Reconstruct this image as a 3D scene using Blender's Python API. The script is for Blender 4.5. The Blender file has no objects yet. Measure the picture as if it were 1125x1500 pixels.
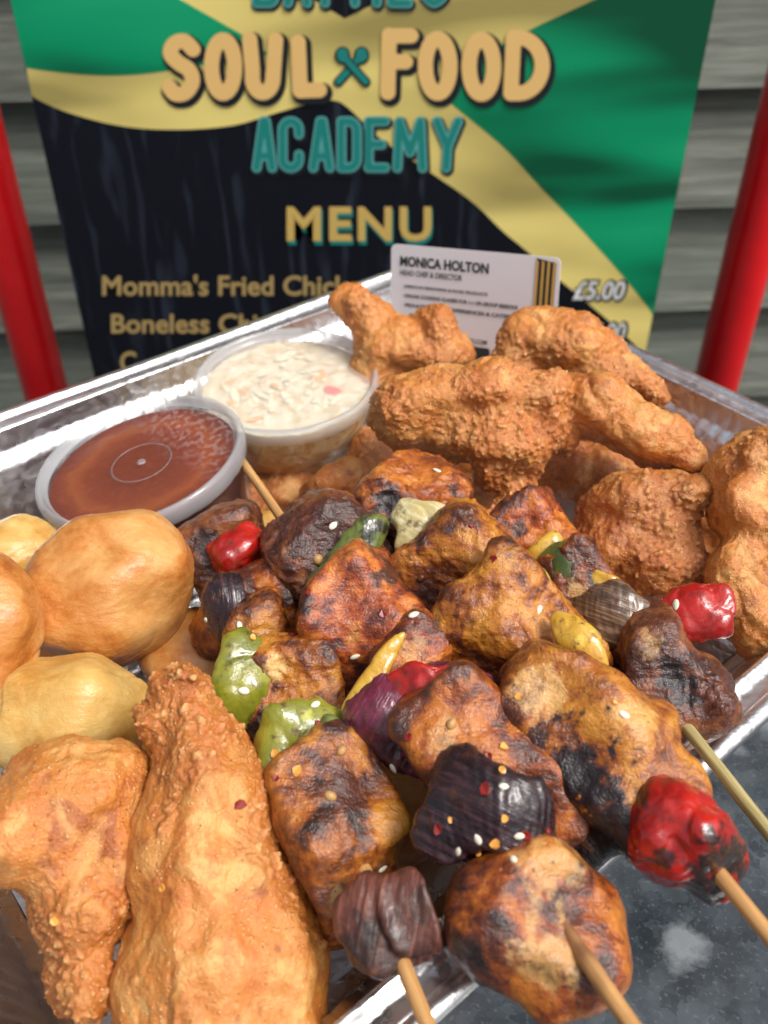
import bpy, bmesh, math, random
import numpy as np
from mathutils import Vector, Matrix, Quaternion

# ------------------------------------------------------------------ camera, sky, sun, exposure
scene = bpy.context.scene
col = scene.collection
F_PX, W_PX, H_PX = 1367.0, 1125.0, 1500.0          # focal length in photo pixels, photo size
CAM = Vector((0.0, 0.0, 0.240))                     # metres; the table top is z = 0
PITCH = math.radians(38.8)
cd = bpy.data.cameras.new('camera')
cam = bpy.data.objects.new('camera', cd); col.objects.link(cam)
cam.location = CAM
cam.rotation_euler = (math.radians(90) - PITCH, 0, 0)
cd.sensor_fit = 'VERTICAL'; cd.sensor_height = 36.0; cd.sensor_width = 27.0
cd.lens = F_PX / H_PX * 36.0
cd.clip_start = 0.01; cd.clip_end = 60
cd.dof.use_dof = True; cd.dof.focus_distance = 0.235; cd.dof.aperture_fstop = 17.0
scene.camera = cam

world = bpy.data.worlds.new('World'); scene.world = world; world.use_nodes = True
wn = world.node_tree
sky = wn.nodes.new('ShaderNodeTexSky'); sky.sky_type = 'NISHITA'; sky.sun_disc = False
SUN_EL, SUN_AZ = math.radians(57), math.radians(118)   # azimuth clockwise from +Y
sky.sun_elevation = SUN_EL; sky.sun_rotation = SUN_AZ
sky.dust_density = 6.0; sky.air_density = .8; sky.ozone_density = 1.0
hs = wn.nodes.new('ShaderNodeHueSaturation'); hs.inputs['Saturation'].default_value = .42      # thin white cloud
wn.links.new(sky.outputs[0], hs.inputs['Color']); wn.links.new(hs.outputs[0], wn.nodes['Background'].inputs[0])
wn.nodes['Background'].inputs[1].default_value = 0.135
sd = bpy.data.lights.new('sun', 'SUN'); sd.energy = 1.5; sd.angle = math.radians(15); sd.color = (1, .97, .93)
sun = bpy.data.objects.new('sun', sd); col.objects.link(sun)
sdir = Vector((math.sin(SUN_AZ) * math.cos(SUN_EL), math.cos(SUN_AZ) * math.cos(SUN_EL), math.sin(SUN_EL)))
sun.rotation_euler = sdir.to_track_quat('Z', 'Y').to_euler(); sun.location = sdir * 3
vs = scene.view_settings
vs.view_transform = 'Standard'; vs.look = 'None'; vs.exposure = 0.42; vs.gamma = 1.0; vs.use_curve_mapping = False
scene.render.resolution_x = 768; scene.render.resolution_y = 1024
scene.render.engine = 'CYCLES'
scene.cycles.transparent_max_bounces = 16
scene.cycles.max_bounces = 8

rng = np.random.default_rng(7)
random.seed(7)

# ------------------------------------------------------------------ helpers: pixels to places
_s, _c = math.sin(PITCH), math.cos(PITCH)
def ray(u, v):
    x = (u - W_PX / 2) / F_PX; y = (H_PX / 2 - v) / F_PX
    return Vector((x, _c + y * _s, y * _c - _s))          # component 1 along the optical axis
def PZ(u, v, z):                                            # point of the ray at height z (m)
    d = ray(u, v); return CAM + d * ((z - CAM.z) / d.z)
def PY(u, v, Y):
    d = ray(u, v); return CAM + d * (Y / d.y)
def PT(u, v, t): return CAM + ray(u, v) * t

def tag(o, label=None, cat=None, group=None, kind=None):
    if label: o['label'] = label
    if cat: o['category'] = cat
    if group: o['group'] = group
    if kind: o['kind'] = kind
    return o
def empty(name, loc, label, cat, group=None):
    o = bpy.data.objects.new(name, None); col.objects.link(o); o.location = loc
    o.empty_display_size = .01
    return tag(o, label, cat, group)
def link_mesh(name, me, mat, parent=None, loc=None):
    o = bpy.data.objects.new(name, me); col.objects.link(o)
    if mat is not None and not me.materials: me.materials.append(mat)
    loc = Vector(loc) if loc is not None else Vector((0, 0, 0))
    if parent is not None:
        o.parent = parent; o.location = loc - parent.location
    else: o.location = loc
    return o
def mesh_from(name, verts, faces, smooth=True):
    me = bpy.data.meshes.new(name)
    me.from_pydata([tuple(v) for v in verts], [], [tuple(f) for f in faces]); me.update()
    if smooth: me.polygons.foreach_set('use_smooth', [True] * len(me.polygons))
    return me
def np_mesh(name, V, Q):
    me = bpy.data.meshes.new(name)
    nq = len(Q); n = Q.shape[1]
    me.vertices.add(len(V)); me.vertices.foreach_set('co', V.astype(np.float32).ravel())
    me.loops.add(nq * n); me.loops.foreach_set('vertex_index', Q.astype(np.int32).ravel())
    me.polygons.add(nq); me.polygons.foreach_set('loop_start', np.arange(0, nq * n, n, dtype=np.int32))
    me.polygons.foreach_set('use_smooth', np.ones(nq, dtype=bool))
    me.update(); me.validate()
    return me

# ------------------------------------------------------------------ numpy noise and surface nets
_perm = np.random.default_rng(3).permutation(256).astype(np.int64)
_perm = np.concatenate([_perm, _perm, _perm])
_grad = np.random.default_rng(4).normal(size=(256, 3)); _grad /= np.linalg.norm(_grad, axis=1)[:, None]
_jit = np.random.default_rng(5).random((256, 3))
def _hash(i, j, k): return _perm[_perm[_perm[i & 255] + (j & 255)] + (k & 255)]
def gnoise(p):
    pi = np.floor(p).astype(np.int64); pf = p - pi
    w = pf * pf * pf * (pf * (pf * 6 - 15) + 10)
    out = 0
    for dx in (0, 1):
        wx = w[:, 0] if dx else 1 - w[:, 0]
        for dy in (0, 1):
            wy = w[:, 1] if dy else 1 - w[:, 1]
            for dz in (0, 1):
                wz = w[:, 2] if dz else 1 - w[:, 2]
                g = _grad[_hash(pi[:, 0] + dx, pi[:, 1] + dy, pi[:, 2] + dz)]
                out = out + wx * wy * wz * (g[:, 0] * (pf[:, 0] - dx) + g[:, 1] * (pf[:, 1] - dy) + g[:, 2] * (pf[:, 2] - dz))
    return out * 1.5
def fbm(p, o=3, g=.5):
    a, s, t = 1., 0., 0.
    for i in range(o):
        s = s + a * gnoise(p * 2 ** i + 13.7 * i); t += a; a *= g
    return s / t
def worley(p):
    pi = np.floor(p).astype(np.int64); best = np.full(len(p), 9.)
    for dx in (-1, 0, 1):
        for dy in (-1, 0, 1):
            for dz in (-1, 0, 1):
                c = pi + np.array([dx, dy, dz]); j = _jit[_hash(c[:, 0], c[:, 1], c[:, 2])]
                best = np.minimum(best, ((c + j - p) ** 2).sum(1))
    return np.sqrt(best)
def nodules(p, density):
    """hemispherical crumbs of random size sitting in a share of the cells (height in cell units)"""
    pi = np.floor(p).astype(np.int64); out = np.zeros(len(p))
    for dx in (-1, 0, 1):
        for dy in (-1, 0, 1):
            for dz in (-1, 0, 1):
                c = pi + np.array([dx, dy, dz]); h = _hash(c[:, 0], c[:, 1], c[:, 2]); j = _jit[h]
                r = np.where(_jit[(h * 7 + 3) & 255, 0] < density, .28 + .36 * _jit[(h * 5 + 1) & 255, 1], 1e-3)
                d2 = ((c + j - p) ** 2).sum(1)
                out = np.maximum(out, np.sqrt(np.maximum(r * r - d2, 0)))
    return out
def vnormals(V, Q):
    n = np.cross(V[Q[:, 2]] - V[Q[:, 0]], V[Q[:, 3]] - V[Q[:, 1]]); N = np.zeros_like(V)
    for k_ in range(4): np.add.at(N, Q[:, k_], n)
    return N / (np.linalg.norm(N, axis=1)[:, None] + 1e-12)

def surface_nets(f, o, h):
    s = f < 0
    nx, ny, nz = f.shape
    acc = np.zeros((nx - 1, ny - 1, nz - 1, 3)); cnt = np.zeros((nx - 1, ny - 1, nz - 1))
    sl = (slice(0, -1), slice(1, None))
    for ax in range(3):
        oth = [a for a in range(3) if a != ax]
        for b in (0, 1):
            for c in (0, 1):
                i0 = [None] * 3; i0[ax] = sl[0]; i0[oth[0]] = sl[b]; i0[oth[1]] = sl[c]
                i1 = list(i0); i1[ax] = sl[1]
                f0 = f[tuple(i0)]; f1 = f[tuple(i1)]
                m = (f0 < 0) != (f1 < 0)
                t = np.where(m, f0 / np.where(m, f0 - f1, 1), 0)
                acc[..., ax] += np.where(m, t, 0); acc[..., oth[0]] += m * b; acc[..., oth[1]] += m * c
                cnt += m
    act = cnt > 0
    idx = np.full(act.shape, -1, dtype=np.int64); idx[act] = np.arange(act.sum())
    ijk = np.argwhere(act)
    V = (ijk + acc[act] / cnt[act][:, None]) * h + o
    quads = []
    for ax in range(3):
        o1, o2 = (ax + 1) % 3, (ax + 2) % 3
        i0 = [slice(1, -1)] * 3; i0[ax] = slice(0, -1)
        i1 = list(i0); i1[ax] = slice(1, None)
        a = s[tuple(i0)]; b = s[tuple(i1)]
        for flip in (False, True):
            m = np.argwhere((b & ~a) if flip else (a & ~b))
            if not len(m): continue
            g = m.copy(); g[:, o1] += 1; g[:, o2] += 1
            def cell(d1, d2):
                q = g.copy(); q[:, o1] += d1; q[:, o2] += d2
                return idx[q[:, 0], q[:, 1], q[:, 2]]
            q = np.stack([cell(-1, -1), cell(0, -1), cell(0, 0), cell(-1, 0)], 1)
            if flip: q = q[:, ::-1]
            quads.append(q)
    Q = np.concatenate(quads); Q = Q[(Q >= 0).all(1)]
    return V, Q

def smin(a, b, k):
    h = np.clip(.5 + .5 * (b - a) / k, 0, 1); return b * (1 - h) + a * h - k * h * (1 - h)
def smax(a, b, k): return -smin(-a, -b, k)

class Frame:
    """local millimetre frame: x right, y up in the view, z towards the viewer, at a place in the tray"""
    def __init__(s, u, v, z):
        s.u, s.v = u, v
        s.B = PZ(u, v, z / 1000.)
        d = ray(u, v); s.t = (s.B - CAM).dot(Vector((0, _c, -_s)))
        zc = -d.normalized(); xc = Vector((1, 0, 0)); xc = (xc - zc * xc.dot(zc)).normalized(); yc = zc.cross(xc)
        s.R = np.array([xc, yc, zc]).T
        s.mm = s.t / F_PX * 1000.       # mm per photo pixel here
    def xy(s, u, v): return (u - s.u) * s.mm, (s.v - v) * s.mm

def rot2(x, y, a):
    c, s_ = math.cos(a), math.sin(a); return x * c + y * s_, -x * s_ + y * c

def prim_sdf(fr, b, P):
    t = b[0]; m = fr.mm
    if t == 'c':                                            # round cone between two pixels
        _, u0, v0, z0, r0, u1, v1, z1, r1 = b
        a = np.array([*fr.xy(u0, v0), z0]); e = np.array([*fr.xy(u1, v1), z1]); r0 *= m; r1 *= m
        ba = e - a; pa = P - a; h = np.clip(pa @ ba / (ba @ ba), 0, 1)
        return np.linalg.norm(pa - h[:, None] * ba, axis=1) - (r0 + (r1 - r0) * h)
    u, v, dz, rx, ry, rz = b[1:7]; ang = math.radians(b[7]) if len(b) > 7 else 0
    cx, cy = fr.xy(u, v); x = P[:, 0] - cx; y = P[:, 1] - cy; z = P[:, 2] - dz
    x, y = rot2(x, y, ang); rx *= m; ry *= m
    if t == 'e':
        k0 = np.sqrt((x / rx) ** 2 + (y / ry) ** 2 + (z / rz) ** 2)
        k1 = np.sqrt((x / rx ** 2) ** 2 + (y / ry ** 2) ** 2 + (z / rz ** 2) ** 2) + 1e-9
        return k0 * (k0 - 1) / k1
    if t == 'b':
        rx *= 1.17; ry *= 1.17; rz = rz * 1.12; r = .45 * min(rx, ry, rz)
        q = np.stack([np.abs(x) - rx + r, np.abs(y) - ry + r, np.abs(z) - rz + r], 1)
        return np.linalg.norm(np.maximum(q, 0), axis=1) + np.minimum(q.max(1), 0) - r
    if t == 's':                                            # curved sheet: b[8]=radius x, b[9]=radius y, b[10]=half thickness
        Rx, Ry, th = b[8], b[9], b[10] * .74
        zz = z + x * x / (2 * Rx) + y * y / (2 * Ry)
        sl = np.sqrt(1 + (x / Rx) ** 2 + (y / Ry) ** 2)
        n = 2.7; rx *= 1.13; ry *= 1.13
        x = x + .10 * rx * np.sin(y * .32 + u) + .03 * rx * np.sin(y * .9 + v); y = y + .10 * ry * np.sin(x * .35 + v) + .03 * ry * np.sin(x * .95 + u)
        rad = (np.abs(x / rx) ** n + np.abs(y / ry) ** n) ** (1 / n)
        return smax(np.abs(zz) / sl - th, (rad - 1) * min(rx, ry), th * .9)

def extent(fr, b):
    m = fr.mm
    if b[0] == 'c':
        pts = []
        for (u, v, z, r) in ((b[1], b[2], b[3], b[4]), (b[5], b[6], b[7], b[8])):
            c = np.array([*fr.xy(u, v), z]); pts += [c - r * m, c + r * m]
        return np.min(pts, 0), np.max(pts, 0)
    u, v, dz, rx, ry, rz = b[1:7]
    c = np.array([*fr.xy(u, v), dz]); a = math.radians(b[7]) if len(b) > 7 else 0
    ex = abs(math.cos(a)) * rx * m + abs(math.sin(a)) * ry * m; ey = abs(math.sin(a)) * rx * m + abs(math.cos(a)) * ry * m
    if b[0] == 's':
        rx *= 1.2; ry *= 1.2; ex *= 1.2; ey *= 1.2
        sag = (rx * m) ** 2 / (2 * abs(b[8])) + (ry * m) ** 2 / (2 * abs(b[9])) + b[10]
        e = np.array([ex, ey, sag + 1])
    else: e = np.array([ex, ey, rz]) * (1.17 if b[0] == 'b' else 1.)
    return c - e, c + e

SEED = [0]
def sdf_piece(name, mat, base, blobs, k=4., res=.7, disp=None, cuts=0, char=(), pale=(), parent=None, ang=0, loc=None, wv=.06):
    fr = Frame(*base); SEED[0] += 1; sd_ = SEED[0]; r = np.random.default_rng(sd_ + 100)
    lo = np.min([extent(fr, b)[0] for b in blobs], 0) - 4; hi = np.max([extent(fr, b)[1] for b in blobs], 0) + 4
    n = np.ceil((hi - lo) / res).astype(int) + 1
    g = np.stack(np.meshgrid(*[np.arange(n[i]) * res + lo[i] for i in range(3)], indexing='ij'), -1).reshape(-1, 3)
    so = r.random(3) * 50
    # gentle domain warp so that outlines are never perfect ellipses
    wv = min(2.2, wv * (hi - lo).min())
    gw = g + wv * np.stack([np.sin(g[:, 1] * .21 + so[0] * 3) + .6 * np.sin(g[:, 2] * .33 + so[1]),
                            np.sin(g[:, 2] * .24 + so[1] * 3) + .6 * np.sin(g[:, 0] * .31 + so[2]),
                            np.sin(g[:, 0] * .22 + so[2] * 3) + .6 * np.sin(g[:, 1] * .35 + so[0])], 1) * .5
    d = None
    for b in blobs:
        e = prim_sdf(fr, b, gw); d = e if d is None else smin(d, e, k)
    if cuts:
        c0 = np.mean([(extent(fr, b)[0] + extent(fr, b)[1]) / 2 for b in blobs], 0); sz = (hi - lo - 8) / 2
        for i in range(cuts + 2):
            nd = r.normal(size=3); nd /= np.linalg.norm(nd)
            hgt = np.linalg.norm(nd * sz) * r.uniform(.68, .93)
            d = smax(d, (gw - c0) @ nd - hgt, 1.7)
    V, Q = surface_nets(d.reshape(n), lo, res)
    if disp:
        CUR[0] = fr; dv = disp(V, so); crag = np.zeros(len(V))
        if isinstance(dv, tuple): dv, crag = dv
        V = V + vnormals(V, Q) * dv[:, None]
    Wd = V @ fr.R.T / 1000.
    B = fr.B if loc is None else Vector(loc)
    off = np.array(fr.B - B)
    me = np_mesh(name, Wd + off, Q)
    a = me.attributes.new('loc', 'FLOAT_VECTOR', 'POINT')
    L = V.copy(); L[:, 0], L[:, 1] = rot2(V[:, 0], V[:, 1], math.radians(ang))
    a.data.foreach_set('vector', (L + so).astype(np.float32).ravel())
    at = me.attributes.new('crag', 'FLOAT', 'POINT'); at.data.foreach_set('value', crag.astype(np.float32))
    for an, lst in (('char', char), ('pale', pale)):
        cv = np.zeros(len(V))
        if lst:
            nz = fbm(V * .26 + so, 4, .62)
            for (u, v, rad, st) in lst:
                x, y = fr.xy(u, v); dd = np.hypot(V[:, 0] - x, V[:, 1] - y) / (rad * fr.mm)
                cv = np.maximum(cv, np.clip((1.0 - dd + 1.5 * nz) * 2.6, 0, 1) * st)
        at = me.attributes.new(an, 'FLOAT', 'POINT'); at.data.foreach_set('value', cv.astype(np.float32))
    return link_mesh(name, me, mat, parent, B)

def warp(p, f, a): return p + a * np.stack([gnoise(p * f), gnoise(p * f + 9.3), gnoise(p * f + 21.7)], 1)
def ridge(p): return (1 - np.minimum(1, 2.4 * np.abs(gnoise(p)))) ** 1.5
CUR = [None]
def crust(rough=1., lump=1., zones=(), wrk=.6):
    """satin skin with soft folds, and zones of granular crumb"""
    def f(P, so):
        p = P + so
        msk = np.clip(.50 + 3.2 * fbm(p * .05 + 5, 3), 0, 1)
        for (u, v, r, val) in zones:
            x, y = CUR[0].xy(u, v); w = np.exp(-((P[:, 0] - x) ** 2 + (P[:, 1] - y) ** 2) / (r * CUR[0].mm) ** 2)
            msk = msk * (1 - w) + val * w
        msk = np.clip((msk + .5 * fbm(p * .2, 3) - .25) * 2, 0, 1)
        a = 1.9 * lump * fbm(p * .085, 2)
        fold = ridge(warp(p, .05, 6) * np.array([.085, .05, .07]) + 3)
        q = warp(p, .2, 1.6)
        r2 = ridge(warp(p, .4, .8) * .22 + 9)
        lum = 1.0 * (.5 - worley(q * .19 + 4)) + .8 * nodules(q * .30 + 17, .4) + .4 * r2
        gr = 1.35 * nodules(warp(p, .5, .5) * .50 + 3, .5) + .95 * nodules(p * .95 + 8, .6) + .5 * nodules(p * 1.6 + 2, .6)
        return a - .9 * lump * fold * (1 - .6 * msk) + rough * msk * (lum + gr) + (1 - msk) * (wrk * (.7 * r2 + .8 * (.5 - worley(q * .16 + 40)) + .4 * ridge(p * .4 + 5)) + .22 * nodules(p * .5 + 30, .12) + .12 * fbm(p * .35, 2)) - .5 * rough * msk, msk * (.35 + .65 * np.clip(.9 * gr, 0, 1))
    return f
def dough(P, so):
    p = P + so
    q = warp(p, .04, 7.) * np.array([.035, .055, .045])
    cr = (np.clip(.12 - np.abs(gnoise(q)), 0, 1) / .12) ** 1.5
    return 2.2 * fbm(p * .04, 2) - 1.0 * cr * np.clip(.1 + 2.2 * gnoise(p * .04 + 40), 0, 1) + .6 * fbm(warp(p, .1, 3) * np.array([.08, .14, .11]), 4) + .10 * gnoise(p * .8) + .35 * nodules(p * .16, .12)
def grill_disp(k):
    def f(P, so):
        p = P + so; c = P - P.mean(0); rn = np.linalg.norm(c, axis=1); rn = rn / rn.mean()
        fib = ridge(warp(p, .15, 1.2) * np.array([.10, .36, .22]))
        msk = np.clip(-.1 + 2.6 * fbm(p * .085 + 11, 2), 0, 1)
        q = warp(p, .3, 1.)
        v = 1.3 * fbm(p * .10, 2) + k * (.25 * fib * (1 - msk) + .35 * ridge(q * .2) + .3 * fbm(p * .5, 2) + msk * (.8 * (.55 - worley(q * .38)) + .9 * nodules(q * .5, .45) + .35 * nodules(p * 1.1, .4)))
        return v - .3, np.clip((rn - 1.10) * 2.6 + 1.5 * fbm(p * .12 + 50, 3) + .5 * fbm(p * .5, 2) - .12, 0, 1)
    return f
grilled = grill_disp(1.); grilled_s = grill_disp(.45)
def veg(P, so):
    p = P + so
    cr = (np.clip(.2 - np.abs(gnoise(warp(p, .12, 3) * .09)), 0, 1) / .2) ** 2
    return .9 * fbm(p * .08, 2) - .3 * cr + .10 * gnoise(p * np.array([.5, .2, .4]))
def blister(P, so):
    p = P + so; q = warp(p, .14, 2.5)
    return 1.2 * fbm(p * .10, 2) - .75 * ridge(q * .085) - .3 * ridge(q * .2 + 7) + .5 * nodules(q * .14, .35) + .12 * gnoise(p * .6)
def wrinkly(P, so):
    p = P + so; q = warp(p, .15, 1.5)
    return .9 * fbm(p * .10, 2) + .25 * gnoise(q * np.array([.75, .10, .2])) + .14 * gnoise(q * np.array([1.5, .2, .4])) + .1 * gnoise(p * .7)

# ------------------------------------------------------------------ materials
class NT:
    def __init__(s, name):
        s.m = bpy.data.materials.new(name); s.m.use_nodes = True; s.t = s.m.node_tree
        s.b = s.t.nodes['Principled BSDF']; s.out = s.t.nodes['Material Output']
    def n(s, typ, **kw):
        nd = s.t.nodes.new(typ)
        for k_, v_ in kw.items(): setattr(nd, k_, v_)
        return nd
    def l(s, a, b): s.t.links.new(a, b)
    def set(s, nd, key, val):
        if hasattr(val, 'is_linked') or isinstance(val, bpy.types.NodeSocket): s.l(val, nd.inputs[key])
        else: nd.inputs[key].default_value = val
    def attr(s, nm, out='Fac'):
        return s.n('ShaderNodeAttribute', attribute_name=nm).outputs[out]
    def noise(s, vec, scale, detail=3, rough=.55, dist=0, out='Fac'):
        nd = s.n('ShaderNodeTexNoise'); s.l(vec, nd.inputs['Vector'])
        nd.inputs['Scale'].default_value = scale; nd.inputs['Detail'].default_value = detail
        nd.inputs['Roughness'].default_value = rough; nd.inputs['Distortion'].default_value = dist
        return nd.outputs[out]
    def voro(s, vec, scale, feature='F1', out='Distance', rnd=1):
        nd = s.n('ShaderNodeTexVoronoi', feature=feature); s.l(vec, nd.inputs['Vector']); nd.inputs['Scale'].default_value = scale
        nd.inputs['Randomness'].default_value = rnd
        return nd.outputs[out]
    def vmul(s, vec, xyz):
        nd = s.n('ShaderNodeVectorMath', operation='MULTIPLY'); s.l(vec, nd.inputs[0]); nd.inputs[1].default_value = xyz
        return nd.outputs[0]
    def math(s, op, a, b=0., clamp=False):
        nd = s.n('ShaderNodeMath', operation=op, use_clamp=clamp); s.set(nd, 0, a); s.set(nd, 1, b); return nd.outputs[0]
    def ramp(s, fac, stops, interp='LINEAR'):
        nd = s.n('ShaderNodeValToRGB'); nd.color_ramp.interpolation = interp
        el = nd.color_ramp.elements
        while len(el) < len(stops): el.new(.5)
        for e, (p, c) in zip(el, stops): e.position = p; e.color = (*c, 1) if len(c) == 3 else c
        s.l(fac, nd.inputs[0]); return nd.outputs[0]
    def step(s, fac, a, b):
        nd = s.n('ShaderNodeMapRange'); s.l(fac, nd.inputs[0]); nd.inputs[1].default_value = a; nd.inputs[2].default_value = b
        return nd.outputs[0]
    def mix(s, f, a, b, blend='MIX'):
        nd = s.n('ShaderNodeMix', data_type='RGBA', blend_type=blend)
        s.set(nd, 0, f); s.set(nd, 6, a if not isinstance(a, tuple) else (*a[:3], 1)); s.set(nd, 7, b if not isinstance(b, tuple) else (*b[:3], 1))
        return nd.outputs[2]
    def bump(s, h, dist, strength=1., normal=None):
        nd = s.n('ShaderNodeBump'); s.l(h, nd.inputs['Height']); nd.inputs['Distance'].default_value = dist; nd.inputs['Strength'].default_value = strength
        if normal is not None: s.l(normal, nd.inputs['Normal'])
        return nd.outputs[0]
    def P(s, **kw):
        for k_, v_ in kw.items():
            key = k_.replace('_', ' ')
            key = {'IOR level': 'Specular IOR Level'}.get(key, key)
            if isinstance(v_, tuple) and len(v_) == 3 and 'Color' in key: v_ = (*v_, 1)
            s.set(s.b, key, v_)
        return s.m

def m_plain(name, c, rough=.5, metal=0., **kw):
    t = NT(name); return t.P(**{'Base Color': c, 'Roughness': rough, 'Metallic': metal, **kw})

def m_fried(name, dark, mid, light, gloss=.42):
    t = NT(name); L = t.attr('loc', 'Vector')
    big = t.noise(L, .075, 4, .6, .6); med = t.noise(L, .35, 4, .62); fine = t.noise(L, 1.6, 3, .6)
    tone = t.math('ADD', t.math('MULTIPLY', big, .66), t.math('MULTIPLY', med, .34))
    c = t.ramp(tone, [(.38, dark), (.46, mid), (.53, mid), (.62, light)])
    b2 = t.noise(t.vmul(L, (1., .55, .8)), .11, 4, .6, 1.2)
    c = t.mix(t.math('MULTIPLY', t.step(b2, .52, .66), .5), c, (.70, .37, .11))
    c = t.mix(t.math('MULTIPLY', t.step(b2, .46, .34), .6), c, (mid[0] * .92, mid[1] * .66, mid[2] * .6))
    c = t.mix(t.math('MULTIPLY', t.step(fine, .55, .72), .45), c, (light[0] * 1.08, light[1] * 1.2, light[2] * 1.5))
    c = t.mix(t.math('MULTIPLY', t.step(fine, .42, .28), .3), c, tuple(x * .75 for x in dark))
    c = t.mix(t.attr('pale'), c, (light[0] * 1.05, light[1] * 1.12, light[2] * 1.25))
    c = t.mix(t.math('MULTIPLY', t.attr('char'), .8), c, (dark[0] * .55, dark[1] * .45, dark[2] * .5))
    cg = t.attr('crag')
    c = t.mix(t.math('MULTIPLY', t.step(cg, .15, .45), .55), c, (dark[0] * 1.15, dark[1] * 1.25, dark[2] * 1.3))
    c = t.mix(t.math('MULTIPLY', t.step(cg, .60, .92), .8), c, (light[0] * 1.05, light[1] * 1.08, light[2] * 1.3))
    # pepper specks and pale flour crumbs
    sp = t.voro(L, .42); spn = t.noise(L, .2, 1)
    c = t.mix(t.math('MULTIPLY', t.step(sp, .11, .07), t.step(spn, .5, .56)), c, (.03, .018, .01))
    cr = t.voro(L, .75)
    c = t.mix(t.math('MULTIPLY', t.math('MULTIPLY', t.step(cr, .24, .12), t.step(t.noise(L, .15, 2), .42, .58)), .8), c, (.78, .52, .24))
    h = t.math('ADD', t.math('MULTIPLY', fine, .55), t.math('MULTIPLY', t.noise(L, 4.2, 2), .3))
    h = t.math('ADD', h, t.math('MULTIPLY', t.step(cr, .28, .06), .5))
    nb = t.bump(h, .0007, .75)
    rr = t.math('ADD', t.math('ADD', t.math('MULTIPLY', med, .3), t.math('MULTIPLY', cg, .22)), gloss - .2)
    return t.P(**{'Base Color': c, 'Roughness': rr, 'Normal': nb, 'Subsurface Weight': .05, 'Subsurface Radius': (.003, .0012, .0005), 'Subsurface Scale': 1.0,
                  'Coat Weight': .45, 'Coat Roughness': .13, 'Coat Normal': t.bump(h, .0010, .8)})

def m_dough(name, deep, mid, pale):
    t = NT(name); L = t.attr('loc', 'Vector')
    big = t.noise(L, .06, 4, .6, .8); str_ = t.noise(t.vmul(L, (.07, .22, .15)), 1, 4, .6, 1.6); fine = t.noise(L, 1.5, 3)
    tone = t.math('ADD', t.math('MULTIPLY', big, .75), t.math('MULTIPLY', str_, .25))
    c = t.ramp(tone, [(.34, deep), (.47, mid), (.64, pale)])
    c = t.mix(t.attr('pale'), c, (.80, .58, .24)); c = t.mix(t.attr('char'), c, deep)
    c = t.mix(t.math('MULTIPLY', t.step(fine, .55, .75), .25), c, pale)
    sp = t.voro(L, .3); c = t.mix(t.math('MULTIPLY', t.step(sp, .06, .03), t.step(t.noise(L, .1, 2), .54, .6)), c, (.16, .07, .025))
    h = t.math('ADD', t.math('MULTIPLY', str_, .6), t.math('MULTIPLY', t.noise(L, 1.6, 3), .35))
    return t.P(**{'Base Color': c, 'Roughness': t.math('ADD', t.math('MULTIPLY', fine, .3), .22), 'Normal': t.bump(h, .0007, .6),
                  'Subsurface Weight': .08, 'Subsurface Radius': (.004, .0018, .0006), 'Subsurface Scale': 1.0, 'Coat Weight': .10, 'Coat Roughness': .25})

def m_grill(name, gold, red, brown, chark=.0):
    t = NT(name); L = t.attr('loc', 'Vector')
    big = t.noise(L, .075, 4, .55, .9); med = t.noise(L, .38, 4, .65, .4); fine = t.noise(L, 1.7, 3, .6)
    fib = t.noise(t.vmul(L, (.10, .8, .5)), 1, 3, .6)
    tone = t.math('ADD', t.math('MULTIPLY', big, .70), t.math('ADD', t.math('MULTIPLY', med, .18), t.math('MULTIPLY', fib, .12)))
    c = t.ramp(tone, [(.37, (.022, .008, .006)), (.44, brown), (.50, red), (.565, gold), (.68, (gold[0] * 1.2, gold[1] * 1.45, gold[2] * 1.9))])
    c = t.mix(t.attr('pale'), c, (.72, .44, .15))
    herb = t.step(t.noise(L, .8, 3, .7), .60, .66)
    c = t.mix(t.math('MULTIPLY', herb, .75), c, (.045, .022, .012))
    c = t.mix(t.math('MULTIPLY', t.step(fine, .62, .72), .45), c, (.62, .36, .12))
    ch = t.math('ADD', t.math('MULTIPLY', t.attr('crag'), .85), t.math('ADD', t.attr('char'), chark), True)
    c = t.mix(t.math('MULTIPLY', ch, 1.7, True), c, (.085, .022, .010))
    c = t.mix(t.math('MULTIPLY', t.math('SUBTRACT', ch, .5, True), 1.95, True), c, (.012, .007, .008))
    h = t.math('ADD', t.math('MULTIPLY', med, .8), t.math('MULTIPLY', fine, .45)); h = t.math('ADD', h, t.math('MULTIPLY', fib, .35))
    rr = t.math('ADD', t.math('MULTIPLY', t.noise(L, .22, 3), .42), .10)
    return t.P(**{'Base Color': c, 'Roughness': rr, 'Normal': t.bump(h, .0008, .7), 'Coat Normal': t.bump(t.math('ADD', h, t.math('MULTIPLY', t.noise(L, .8, 2), .8)), .0009, .7), 'Subsurface Weight': .08, 'Subsurface Radius': (.003, .001, .0004), 'Subsurface Scale': 1.0,
                  'Coat Weight': .5, 'Coat Roughness': .10, 'IOR level': .4})

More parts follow.
